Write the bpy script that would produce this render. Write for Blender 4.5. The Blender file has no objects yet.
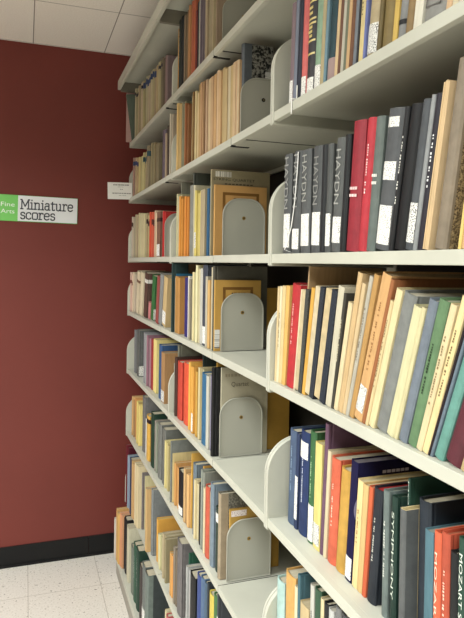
import bpy, bmesh, math, random
from mathutils import Matrix, Vector
sc = bpy.context.scene
COL = sc.collection
RND = random.Random(11)
D = 0.4918                                   # aisle face of the shelving
SEAM = {'near': 1.1674, 'mid': 2.0880, 'far': 3.0103}      # far end of each bay
NEAR_END = {'near': 0.2470, 'mid': 1.1674, 'far': 2.0880}
HEIGHT = {1: 2.1804, 2: 1.9008, 3: 1.6011, 4: 1.3326, 5: 1.0392, 6: .7237, 7: .3850}
BASE_H = .100
GAP = {('mid', 1): 1.598, ('mid', 2): 1.435, ('mid', 3): 1.574, ('mid', 4): 1.570, ('mid', 5): 1.551, ('mid', 6): 1.487, ('mid', 7): 1.5,
       ('far', 1): 2.193, ('far', 2): 2.184, ('far', 3): 2.317, ('far', 4): 2.235, ('far', 5): 2.22, ('far', 6): 2.213, ('far', 7): 2.22}
WALL_Y = 3.234
CEIL = 2.6935

# ------------------------------------------------------------------ materials
def lin(c):
    r = []
    for v in c:
        v = v / 255.
        r.append(v / 12.92 if v <= .04045 else ((v + .055) / 1.055) ** 2.4)
    return (r[0], r[1], r[2], 1.)
MATS = {}
def base(name, rough=.6, spec=.3):
    m = bpy.data.materials.new(name); m.use_nodes = True
    nt = m.node_tree; b = nt.nodes['Principled BSDF']
    b.inputs['Roughness'].default_value = rough
    b.inputs['Specular IOR Level'].default_value = spec
    return m, nt, b
def N(nt, t, **k):
    n = nt.nodes.new(t)
    for a, v in k.items(): setattr(n, a, v)
    return n
def coords(nt, scale=(1, 1, 1), kind='Object'):
    tc = N(nt, 'ShaderNodeTexCoord'); mp = N(nt, 'ShaderNodeMapping')
    mp.inputs['Scale'].default_value = scale
    nt.links.new(tc.outputs[kind], mp.inputs['Vector'])
    return mp.outputs['Vector']
def ramp(nt, fac, stops):
    r = N(nt, 'ShaderNodeValToRGB')
    e = r.color_ramp.elements
    while len(e) < len(stops): e.new(.5)
    for i, (p, c) in enumerate(stops): e[i].position = p; e[i].color = c
    nt.links.new(fac, r.inputs['Fac'])
    return r.outputs['Color']
def noise(nt, vec, scale, detail=3, rough=.55):
    n = N(nt, 'ShaderNodeTexNoise')
    n.inputs['Scale'].default_value = scale; n.inputs['Detail'].default_value = detail; n.inputs['Roughness'].default_value = rough
    nt.links.new(vec, n.inputs['Vector'])
    return n.outputs['Fac']
def bump(nt, b, h, strength, dist):
    bp = N(nt, 'ShaderNodeBump'); bp.inputs['Strength'].default_value = strength; bp.inputs['Distance'].default_value = dist
    nt.links.new(h, bp.inputs['Height']); nt.links.new(bp.outputs['Normal'], b.inputs['Normal'])
def mulc(c, f): return (min(1, c[0] * f), min(1, c[1] * f), min(1, c[2] * f), 1)
def tone(rgb, k=.80, sat=.86):
    c = lin(rgb); g = .3 * c[0] + .59 * c[1] + .11 * c[2]
    return tuple(k * (g + (v - g) * sat) for v in c[:3]) + (1,)
def cloth(rgb):
    k = ('cloth', rgb)
    if k not in MATS:
        m, nt, b = base('book_cloth', .58, .35); c = tone(rgb)
        v = coords(nt)
        f = noise(nt, v, 45, 4)
        nt.links.new(ramp(nt, f, [(.3, mulc(c, .84)), (.7, mulc(c, 1.14))]), b.inputs['Base Color'])
        bump(nt, b, noise(nt, v, 900, 1), .25, .0006)
        MATS[k] = m
    return MATS[k]
def paper(rgb):
    k = ('paper', rgb)
    if k not in MATS:
        m, nt, b = base('score_paper', .8, .15); c = tone(rgb)
        v = coords(nt, (60, 60, 7))
        f = noise(nt, v, 3, 4)
        nt.links.new(ramp(nt, f, [(.28, mulc(c, .86)), (.5, c), (.75, mulc(c, 1.07))]), b.inputs['Base Color'])
        bump(nt, b, noise(nt, coords(nt, (1, 1, .12)), 500, 2), .3, .001)
        MATS[k] = m
    return MATS[k]
def card_stock(rgb):
    k = ('card', rgb)
    if k not in MATS:
        m, nt, b = base('card_stock', .75, .2); c = tone(rgb)
        f = noise(nt, coords(nt), 30, 4)
        nt.links.new(ramp(nt, f, [(.3, mulc(c, .92)), (.7, mulc(c, 1.05))]), b.inputs['Base Color'])
        MATS[k] = m
    return MATS[k]
def speckle(rgb, rgb2, scale=260):
    k = ('speckle', rgb, rgb2, scale)
    if k not in MATS:
        m, nt, b = base('mottled_board', .75, .2)
        f = noise(nt, coords(nt), scale, 3, .7)
        nt.links.new(ramp(nt, f, [(.44, tone(rgb)), (.56, tone(rgb2))]), b.inputs['Base Color'])
        MATS[k] = m
    return MATS[k]
def pages_mat(rgb=(224, 212, 182)):
    k = ('pages', rgb)
    if k not in MATS:
        m, nt, b = base('page_edges', .85, .1); c = tone(rgb, .66, .9)
        f = noise(nt, coords(nt, (3, 1100, 1)), 1, 2)
        nt.links.new(ramp(nt, f, [(.3, mulc(c, .62)), (.65, c)]), b.inputs['Base Color'])
        MATS[k] = m
    return MATS[k]
def plain(name, rgb, rough=.6, spec=.3, metal=0.):
    k = (name, rgb, rough)
    if k not in MATS:
        m, nt, b = base(name, rough, spec)
        b.inputs['Base Color'].default_value = lin(rgb); b.inputs['Metallic'].default_value = metal
        MATS[k] = m
    return MATS[k]
def printed(rgb=(232, 230, 224), ink=(130, 126, 122), sc_=(1, 420, 700), thr=.55):
    k = ('printed', rgb, ink, sc_, thr)
    if k not in MATS:
        m, nt, b = base('printed_label', .6, .25)
        f = noise(nt, coords(nt, sc_), 1, 1)
        nt.links.new(ramp(nt, f, [(thr - .03, lin(rgb)), (thr + .06, lin(ink))]), b.inputs['Base Color'])
        MATS[k] = m
    return MATS[k]
def enamel():
    if 'enamel' not in MATS:
        m, nt, b = base('shelf_enamel', .42, .4)
        c = lin((186, 185, 171))
        v = coords(nt)
        f = noise(nt, v, 6, 5)
        nt.links.new(ramp(nt, f, [(.3, mulc(c, .93)), (.7, mulc(c, 1.05))]), b.inputs['Base Color'])
        bump(nt, b, noise(nt, v, 300, 2), .08, .001)
        MATS['enamel'] = m
    return MATS['enamel']
GREY_ENAMEL = plain('bookend_enamel', (170, 168, 155), .45, .4)
DARK = plain('dark_gap', (24, 23, 22), .7)
SHADE_BACK = plain('painted_back_shade', (40, 36, 31), .7)  # near-black colour carries the shade seen between and above the books
BRASS = plain('brass_rivet', (176, 138, 60), .35, .5, .8)
WHITE_LAB = plain('white_label_paper', (226, 225, 220), .65, .2)
LAB = printed()
LAB2 = printed((226, 224, 218), (88, 86, 86), (1, 420, 650), .53)

def wall_mat():
    m, nt, b = base('maroon_wall_paint', .5, .3)
    v = coords(nt); c = lin((110, 50, 43))
    f = noise(nt, v, 3, 5)
    nt.links.new(ramp(nt, f, [(.3, mulc(c, .95)), (.7, mulc(c, 1.05))]), b.inputs['Base Color'])
    bump(nt, b, noise(nt, v, 180, 3), .15, .002)
    return m
def floor_mat():
    m, nt, b = base('speckled_vinyl_tile', .35, .4)
    v = coords(nt)
    f = noise(nt, v, 110, 2, .7)
    spk = ramp(nt, f, [(.30, lin((138, 128, 114))), (.37, lin((214, 208, 197))), (.62, lin((222, 217, 208))), (.72, lin((232, 228, 220)))])
    f2 = noise(nt, v, 55, 2, .7)
    spk2 = ramp(nt, f2, [(.30, lin((120, 110, 98))), (.35, (1, 1, 1, 1))])
    mx0 = N(nt, 'ShaderNodeMix', data_type='RGBA', blend_type='MULTIPLY'); mx0.inputs[0].default_value = .8
    nt.links.new(spk, mx0.inputs[6]); nt.links.new(spk2, mx0.inputs[7])
    br = N(nt, 'ShaderNodeTexBrick', offset=0., squash=1.)
    br.inputs['Scale'].default_value = 1; br.inputs['Brick Width'].default_value = .336; br.inputs['Row Height'].default_value = .322
    br.inputs['Mortar Size'].default_value = .0016; br.inputs['Mortar Smooth'].default_value = .3
    br.inputs['Color1'].default_value = (1, 1, 1, 1); br.inputs['Color2'].default_value = (.96, .95, .94, 1); br.inputs['Mortar'].default_value = (.55, .52, .48, 1)
    tc = N(nt, 'ShaderNodeTexCoord'); mp = N(nt, 'ShaderNodeMapping'); mp.inputs['Location'].default_value = (-.028, .298, 0)
    nt.links.new(tc.outputs['Object'], mp.inputs['Vector']); nt.links.new(mp.outputs['Vector'], br.inputs['Vector'])
    mx = N(nt, 'ShaderNodeMix', data_type='RGBA', blend_type='MULTIPLY'); mx.inputs[0].default_value = 1
    nt.links.new(mx0.outputs[2], mx.inputs[6]); nt.links.new(br.outputs['Color'], mx.inputs[7])
    nt.links.new(mx.outputs[2], b.inputs['Base Color'])
    return m
def ceiling_mat():
    m, nt, b = base('acoustic_tile', .9, .1)
    v = coords(nt)
    f = noise(nt, v, 160, 3, .7)
    c1 = ramp(nt, f, [(.35, lin((228, 220, 210))), (.6, lin((241, 235, 226)))])
    br = N(nt, 'ShaderNodeTexBrick', offset=0., squash=1.)
    br.inputs['Scale'].default_value = 1; br.inputs['Brick Width'].default_value = .36; br.inputs['Row Height'].default_value = .53
    br.inputs['Mortar Size'].default_value = .0025; br.inputs['Mortar Smooth'].default_value = .2
    br.inputs['Color1'].default_value = (1, 1, 1, 1); br.inputs['Color2'].default_value = (.97, .97, .96, 1); br.inputs['Mortar'].default_value = (.32, .3, .28, 1)
    tc = N(nt, 'ShaderNodeTexCoord'); mp = N(nt, 'ShaderNodeMapping'); mp.inputs['Location'].default_value = (-.026, .486, 0)
    nt.links.new(tc.outputs['Object'], mp.inputs['Vector']); nt.links.new(mp.outputs['Vector'], br.inputs['Vector'])
    mx = N(nt, 'ShaderNodeMix', data_type='RGBA', blend_type='MULTIPLY'); mx.inputs[0].default_value = 1
    nt.links.new(c1, mx.inputs[6]); nt.links.new(br.outputs['Color'], mx.inputs[7])
    nt.links.new(mx.outputs[2], b.inputs['Base Color'])
    bump(nt, b, f, .3, .003)
    return m

# ------------------------------------------------------------------ mesh helpers
class MB:
    def __init__(s): s.v = []; s.f = []
    def add(s, vs, fs):
        o = len(s.v); s.v += [tuple(x) for x in vs]; s.f += [tuple(i + o for i in f) for f in fs]
        return s
    def box(s, x0, x1, y0, y1, z0, z1):
        return s.add([(x0, y0, z0), (x1, y0, z0), (x1, y1, z0), (x0, y1, z0), (x0, y0, z1), (x1, y0, z1), (x1, y1, z1), (x0, y1, z1)],
                     [(0, 3, 2, 1), (4, 5, 6, 7), (0, 1, 5, 4), (1, 2, 6, 5), (2, 3, 7, 6), (3, 0, 4, 7)])
    def shell(s, outer, inner, z0, z1):                 # open U wall between two chains in plan
        n = len(outer)
        vs = [(x, y, z0) for x, y in outer] + [(x, y, z0) for x, y in inner] + [(x, y, z1) for x, y in outer] + [(x, y, z1) for x, y in inner]
        fs = []
        for i in range(n - 1):
            a, b_, c, d = i, i + 1, n + i, n + i + 1
            fs += [(a, b_, d, c)[::-1], (2 * n + a, 2 * n + b_, 2 * n + d, 2 * n + c), (a, b_, 2 * n + b_, 2 * n + a), (c, d, 2 * n + d, 2 * n + c)[::-1]]
        fs += [(0, n, 3 * n, 2 * n), (n - 1, 2 * n - 1, 4 * n - 1, 3 * n - 1)[::-1]]
        return s.add(vs, fs)
    def prism(s, pts, axis, a0, a1):                    # polygon extruded along an axis (0 x, 1 y, 2 z)
        def P(p, a):
            q = [p[0], p[1]]; q.insert(axis, a); return q
        n = len(pts)
        return s.add([P(p, a0) for p in pts] + [P(p, a1) for p in pts],
                     [tuple(range(n)), tuple(range(2 * n - 1, n - 1, -1))] + [(i, n + i, n + (i + 1) % n, (i + 1) % n) for i in range(n)])
    def mesh(s, name):
        me = bpy.data.meshes.new(name); me.from_pydata(s.v, [], s.f)
        bm = bmesh.new(); bm.from_mesh(me); bmesh.ops.recalc_face_normals(bm, faces=bm.faces); bm.to_mesh(me); bm.free()
        return me
    def build(s, name, mat, parent=None, bevel=0, smooth=False):
        me = s.mesh(name); me.materials.append(mat)
        o = bpy.data.objects.new(name, me); COL.objects.link(o)
        if parent: o.parent = parent
        if bevel:
            md = o.modifiers.new('bevel', 'BEVEL'); md.width = bevel; md.segments = 2; md.limit_method = 'ANGLE'; md.angle_limit = math.radians(40)
        if smooth:
            for p in me.polygons: p.use_smooth = True
        return o
def tag(o, label, cat, group=None):
    o['label'] = label; o['category'] = cat
    if group: o['group'] = group
    return o
def struct(o): o['kind'] = 'structure'; return o
def empty(name, loc=(0, 0, 0), rot=(0, 0, 0)):
    o = bpy.data.objects.new(name, None); COL.objects.link(o); o.location = loc; o.rotation_euler = rot; o.empty_display_size = .03
    return o
DG = None
def text_mesh(s, size=1., extr=.0):
    cu = bpy.data.curves.new('lettering', 'FONT'); cu.body = s; cu.size = size; cu.extrude = extr; cu.resolution_u = 3
    o = bpy.data.objects.new('lettering', cu); COL.objects.link(o)
    dg = bpy.context.evaluated_depsgraph_get()
    me = bpy.data.meshes.new_from_object(o.evaluated_get(dg))
    bpy.data.objects.remove(o); bpy.data.curves.remove(cu)
    return me
def text_fit(s, origin, xdir, ydir, width, height, name, mat, parent):
    """lettering whose box starts at origin, runs along xdir for width and rises along ydir for height"""
    me = text_mesh(s)
    xs = [v.co.x for v in me.vertices]; ys = [v.co.y for v in me.vertices]
    x0, x1, y0, y1 = min(xs), max(xs), min(ys), max(ys)
    X = Vector(xdir); Y = Vector(ydir); O = Vector(origin)
    for v in me.vertices:
        v.co = O + X * ((v.co.x - x0) / (x1 - x0) * width) + Y * ((v.co.y - y0) / (y1 - y0) * height)
    me.name = name; me.materials.clear(); me.materials.append(mat)
    o = bpy.data.objects.new(name, me); COL.objects.link(o); o.parent = parent
    return o
def finish(o, n=1): return o

# ------------------------------------------------------------------ books
def chain(dep, t, bul, hinge, off, x0=0.):
    """plan outline of a cover, far board -> spine -> near board, pushed outward by off"""
    h = t / 2 + off
    pts = [(dep, h)]
    if hinge and dep > .03: pts += [(.0125, h), (.0095, h - min(.001, t * .08)), (.0065, h)]
    pts.append((bul + .0005, h))
    n = 7
    for i in range(1, n):
        a = 1 - 2 * i / n
        pts.append((bul * abs(a) ** 2.4 - off, h * a))
    pts += [(x, -y) for x, y in reversed(pts[:-(n - 1)])]
    return pts
def strip_on_spine(t, bul, w0, w1, z0, z1, off):
    mb = MB(); n = 6; ys = [w0 + (w1 - w0) * i / n for i in range(n + 1)]
    f = lambda y: bul * min(1, abs(y / (t / 2))) ** 2.4
    mb.shell([(f(y) - off, y) for y in ys], [(f(y) - off * .2, y) for y in ys], z0, z1)
    return mb
NAMES = {'hardback': ('hardback_book', 'book'), 'volume': ('hardback_book', 'book'), 'binder': ('binder', 'binder'), 'score': ('paper_score', 'music score'),
         'pamphlet': ('pamphlet', 'pamphlet'), 'folder': ('paper_folder', 'folder'), 'envelope': ('paper_envelope', 'envelope'), 'box': ('paper_score', 'music score')}
ORD = ['first', 'second', 'third', 'fourth', 'fifth', 'sixth', 'seventh', 'eighth', 'ninth', 'tenth', 'eleventh', 'twelfth']
def kind_of(desc):
    for w in desc.split():
        if w in NAMES: return NAMES[w]
    return NAMES['score']
def dashes(mb, t, z0, z1, x, wy, rnd):
    z = z1
    while z > z0:
        l = rnd.uniform(.0014, .0034)
        if rnd.random() > .25:
            w = wy * rnd.uniform(.55, 1)
            mb.box(x - .0002, x, -wy / 2, -wy / 2 + w, z - l, z)
        z -= l + rnd.uniform(.0008, .0022)
def make_book(kind, desc, rgb, s, yfar, t, H, dep, lean, o, h, label, group):
    name, cat = kind_of(desc)
    rnd = random.Random(hash((round(yfar, 4), round(H, 4), round(h, 3))) & 0xffff)
    root = empty(name, (0, 0, 0))
    c, si = math.cos(lean), math.sin(lean)
    # far lower corner (local y = +t/2, z = 0) sits at yfar; lowest corner touches the shelf
    lift = t * abs(si) if lean > 0 else 0
    y = yfar - t / 2 * c
    z = h + (t / 2) * si + .0002 if lean > 0 else h + (t / 2) * abs(si) + .0002
    if lean > 0: y -= t * si * math.tan(lean)          # near lower edge rests on the shelf
    root.location = (D + s, y, z)
    root.rotation_euler = (lean, math.radians(-o.get('tilt', 0)), 0)
    tag(root, label, cat, group)
    hard = kind in 'hb'
    bul = min(.0045, t * .16) if hard else min(.0012, t * .12)
    b = min(.0024, t * .2) if hard else min(.0007, t * .12)
    if o.get('bul') is not None: bul = o['bul']
    cov_m = cloth(rgb) if hard else (card_stock(rgb) if kind == 'f' or o.get('cover') else paper(rgb))
    pz = .003 if hard else .0006
    prgb = (224, 212, 182) if hard else tuple(min(255, int(v * .5 + 112 * w)) for v, w in zip(rgb, (1., .94, .8)))
    if o.get('redtop'): prgb = (196, 44, 44)
    if o.get('redp'): prgb = (206, 120, 84)
    ext = .0
    out, inn = chain(dep, t, bul, hard, 0), chain(dep, t, bul, hard, -b)
    if kind == 'b' and o.get('sp2'):
        sp2 = o['sp2']
        if o.get('speck'): bm_ = speckle((92, 88, 78), (140, 134, 118))
        elif 'speckled' in desc or 'bound score' in desc: bm_ = speckle(sp2, tuple(v + 26 for v in sp2), 500)
        else: bm_ = cloth(sp2)
    elif o.get('tweed'): bm_ = speckle((84, 66, 42), (168, 142, 96), 420)
    elif o.get('marble'): bm_ = speckle((34, 34, 34), (150, 146, 134), 150)
    else: bm_ = None
    if kind == 'b' and 'bound score' in desc or 'cream and charcoal' in desc:      # pale leaves on the far half, dark boards on the near half
        mb = MB(); k = -.02 * t
        mb.shell([(dep, k), (.0005, k), (0, k - .001), (0, -t / 2 + .001), (.0005, -t / 2), (dep, -t / 2)],
                 [(dep, k - b), (.002, k - b), (.002, k - b - .0004), (.002, -t / 2 + b + .0004), (.002, -t / 2 + b), (dep, -t / 2 + b)], 0, H)
        mb.build('dark_binding', bm_, root)
        mb = MB(); mb.box(.0006, dep - .001, k + .0002, t / 2, .001, H - .003); mb.build('cover', cov_m, root)
        MB().box(.0026, dep - .001, -t / 2 + b, k - b, pz, H - .003).build('pages', pages_mat(prgb), root)
    elif bm_ is not None:
        mb = MB().shell(out, inn, 0, H); mb.build('boards', bm_, root, smooth=False)
        w = .008 if o.get('tweed') else min(.024, dep * .3)
        so, si_ = chain(w, t, bul, hard, .0003), chain(w, t, bul, hard, .00002)
        MB().shell(so, si_, -.0001, H + .0002).build('spine', cov_m, root)
        MB().box(bul + b, dep - .003, -t / 2 + b, t / 2 - b, pz, H - pz - .001).build('pages', pages_mat(prgb), root)
    elif o.get('sheets'):
        mb = MB(); n = 5
        for i in range(n):
            y0 = -t / 2 + t * i / n; mb.box(.001 * rnd.random(), dep - .006 * rnd.random(), y0, y0 + t / n * .93, 0, H - .006 * rnd.random())
        mb.build('pages', paper(rgb), root)
    else:
        if not hard and t > .004 and not o.get('flush'):
            # limp paper cover, corners a touch uneven
            mb = MB().shell(out, inn, 0, H)
            mb.v = [(x, yy, zz - (.0025 * rnd.random() if zz > .1 and x > dep * .5 else 0)) for x, yy, zz in mb.v]
        else: mb = MB().shell(out, inn, 0, H)
        mb.build('cover', cov_m, root)
        if t > .0024:
            MB().box(bul + b + .0004, dep - (.003 if hard else .0012), -t / 2 + b, t / 2 - b, pz, H - pz - (.001 if hard else .0022)).build('pages', pages_mat(prgb), root)
    # labels and lettering
    def label_strip(z0, z1, wfrac=.86, m=None, nm='call_number_label'):
        w = max(.0015, t * wfrac) / 2
        strip_on_spine(t, bul, -w, w, z0 * H, z1 * H, .0006).build(nm, m or (LAB2 if o.get('labp') else LAB), root)
    if 'lab' in o: label_strip(*o['lab'], m=plain('faded_label', o['labc'], .7) if 'labc' in o else None)
    if 'lab2' in o: label_strip(*o['lab2'], wfrac=.8)
    if 'lab3' in o: label_strip(*o['lab3'], wfrac=.7)
    if 'band' in o:
        z0, z1, bc = o['band']
        MB().shell(chain(min(.05, dep * .5), t, bul, hard, .0007), chain(min(.05, dep * .5), t, bul, hard, .0001), z0 * H, z1 * H).build('cloth_tape', cloth(bc), root)
    ink = None
    if 'dash' in o and 'htxt' not in o:
        mb = MB(); dashes(mb, t, H * rnd.uniform(.3, .42), H * rnd.uniform(.72, .86), -.0005, min(t * .24, .0034), rnd)
        if mb.v: mb.build('spine_lettering', plain('stamped_ink', o['dash'], .5), root)
    if 'htxt' in o:
        mb = MB()
        for q in range(2):
            zc = H * (o['htxt'][0] + q * .055); yy = -t * .28
            while yy < t * .26:
                l = t * rnd.uniform(.1, .2); mb.box(-.0006, -.0003 + bul * .1, yy, min(yy + l, t * .3), zc, zc + H * .022); yy += l + t * .05
        mb.build('spine_title', plain('stamped_ink', o.get('dash', (210, 210, 205)), .5), root)
    if 'txt' in o:
        s_, ic, f0, f1, hf = o['txt']
        hgt = t * hf
        text_fit(s_, (-.0007, hgt / 2, H * f1), (0, 0, -1), (0, -1, 0), H * (f1 - f0), hgt, 'spine_lettering', plain('stamped_ink', ic, .5), root)
        root.children[-1].data.transform(Matrix.Translation((0, 0, 0)))
    if o.get('gold'):
        mb = MB()
        for z_ in (.36, .48, .64, .68, .84, .88):
            w = t / 2 * .92
            so = strip_on_spine(t, bul, -w, w, z_ * H, z_ * H + .0035, .0005); mb.add(so.v, so.f)
        for z_ in (.52, .56, .6, .73, .78): mb.box(-.0006, -.0002, -t * .22, t * rnd.uniform(.1, .25), z_ * H, z_ * H + .005)
        mb.build('gold_tooling', plain('gold_leaf', (206, 186, 120), .4, .5), root)
    if o.get('ribbon'):
        pts = [(-.0015, -t * .30, H * .985), (-.0022, -t * .28, H * .8), (-.0025, -t * .1, H * .5), (-.0025, t * .25, H * .26), (-.003, t * .75, H * .1), (-.0055, t * .9, .006), (-.0062, t * .2, .003), (-.0058, -t * .1, .0015)]
        mb = MB(); w = .0016
        for (a, b_) in zip(pts, pts[1:]):
            mb.add([(a[0], a[1] - w, a[2]), (a[0], a[1] + w, a[2]), (b_[0], b_[1] + w, b_[2]), (b_[0], b_[1] - w, b_[2]),
                    (a[0] + .0005, a[1] - w, a[2]), (a[0] + .0005, a[1] + w, a[2]), (b_[0] + .0005, b_[1] + w, b_[2]), (b_[0] + .0005, b_[1] - w, b_[2])],
                   [(0, 1, 2, 3), (4, 7, 6, 5), (0, 3, 7, 4), (1, 5, 6, 2), (0, 4, 5, 1), (3, 2, 6, 7)])
        r_ = mb.build('bookmark_ribbon', WHITE_LAB, root); r_['label'] = 'white bookmark ribbon'
    if desc == 'navy hardback' and h > 1.8:
        mb = MB(); x = -s - .0016
        mb.box(-.002, -.0012, -.003, .001, .004, .03); mb.box(x, -.0012, -.003, .001, .0015, .0042); mb.box(x - .0006, x + .0002, -.003, .001, -.026, .0042)
        r_ = mb.build('bookmark_ribbon', WHITE_LAB, root); r_['label'] = 'white bookmark ribbon'
    ny = -t / 2
    def face_text(s_, x0, z0, wd, hg, ic=(60, 52, 40)):
        text_fit(s_, (x0, ny - .0004, z0), (1, 0, 0), (0, 0, 1), wd, hg, 'cover_lettering', plain('printers_ink', ic, .6), root)
    def face_rects(rs, m, nm, th=.0004):
        mb = MB()
        for x0, x1, z0, z1 in rs: mb.box(x0, x1, ny - th, ny + .00005, z0, z1)
        return mb.build(nm, m, root)
    cv = o.get('cover')
    INK = plain('printers_ink', (74, 56, 30), .6)
    if cv == 'frame':
        a, w = .024, .008; x0, x1, z1 = a, dep - .024, H - .020
        face_rects([(x0, x1, z1 - w, z1), (x0, x0 + w, .02, z1 - w), (x1 - w, x1, .02, z1 - w)], plain('brown_border_ink', (112, 76, 28), .7), 'printed_border')
        rs = []; xx = dep * .36
        while xx < dep * .66: l = rnd.uniform(.004, .012); rs.append((xx, xx + l, z1 - .020, z1 - .016)); xx += l + .002
        face_rects(rs, INK, 'cover_title')
        if o.get('labc2'): face_rects([(.001, .016, .008, .06)], LAB2, 'call_number_label')
    if o.get('panel'): face_rects([(.02, dep - .01, H - .045, H - .02)], printed((190, 178, 150), (110, 102, 92), (300, 1, 300), .5), 'printed_panel')
    if cv == 'quartet':
        face_rects([(.012, .06, H - .020, H - .005)], printed((206, 200, 184), (110, 104, 96), (1400, 1, 2), .5), 'barcode_label')
        face_text('STRING QUARTET', .006, H - .032, .125, .0085, (40, 34, 26))
        face_rects([(.04 + i * .011, .048 + i * .011, H - .041, H - .038) for i in range(8)], plain('printers_ink', (70, 60, 44), .6), 'cover_imprint')
    if cv == 'after':
        face_text('Quartet', .030, H - .056, .052, .015, (92, 84, 68))
        rs = []; xx = .012
        while xx < .085: l = rnd.uniform(.004, .009); rs.append((xx, xx + l, H - .026, H - .018)); xx += l + .003
        face_rects(rs, plain('printers_ink', (140, 130, 108), .6), 'cover_title')
    if cv == 'lab':
        face_rects([(.004, .048, H - .020, H - .004)], printed((224, 214, 208), (160, 120, 120), (500, 1, 260), .58), 'title_label')
        face_rects([(.02, .075, H - .052, H - .047)], plain('printers_ink', (80, 60, 24), .6), 'cover_rule')
    if o.get('labside'): face_rects([(.022, .055, .012, .075)], printed((206, 198, 180), (120, 110, 96), (330, 1, 330), .54), 'call_number_label')
    if o.get('labside2'): face_rects([(.062, .084, H * .66, H * .66 + .018)], LAB2, 'call_number_label')
    if o.get('labside3'): face_rects([(.002, .03, .004, .05)], printed((224, 222, 214), (90, 86, 82), (330, 1, 330), .56), 'call_number_label')
    if o.get('plate'):
        w = t * .34; mb = MB()
        if kind == 'b':
            for y0, y1, z0, z1 in ((-w, w, .018, .020), (-w, w, .095, .097), (-w, -w + .0015, .018, .097), (w - .0015, w, .018, .097)): mb.box(-.0008, -.0003, y0, y1, z0, z1)
            for q in range(6): mb.box(-.0008, -.0003, -w * .7, w * rnd.uniform(.2, .7), .03 + q * .01, .033 + q * .01)
            mb.build('spine_frame', plain('printers_ink', (96, 92, 88), .6), root)
        else: face_rects([(.012, dep - .03, H - .03, H - .027), (.012, .015, .05, H - .03), (.03, .07, H - .07, H - .05)], plain('printers_ink', (110, 96, 74), .6), 'cover_drawing')
    if o.get('emblem'):
        mb = MB(); n = 40; r0, r1 = .030, .036; zc = H * .62; xc = .034
        po = [(xc + r1 * math.cos(2 * math.pi * i / n), zc + r1 * math.sin(2 * math.pi * i / n)) for i in range(n)]
        pi_ = [(xc + r0 * math.cos(2 * math.pi * i / n), zc + r0 * math.sin(2 * math.pi * i / n)) for i in range(n)]
        mb.add([(x, ny - .0004, z_) for x, z_ in po + pi_], [(i, (i + 1) % n, n + (i + 1) % n, n + i) for i in range(n)])
        mb.build('cover_emblem', plain('grey_ink', (122, 120, 150), .6), root)
        face_text('N', .004, H * .60, .016, .014, (206, 200, 214))
        face_rects([(.05 + i * .009, .057 + i * .009, H - .022, H - .017) for i in range(6)], plain('pale_ink', (190, 186, 200), .6), 'cover_title')
    return root

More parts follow.
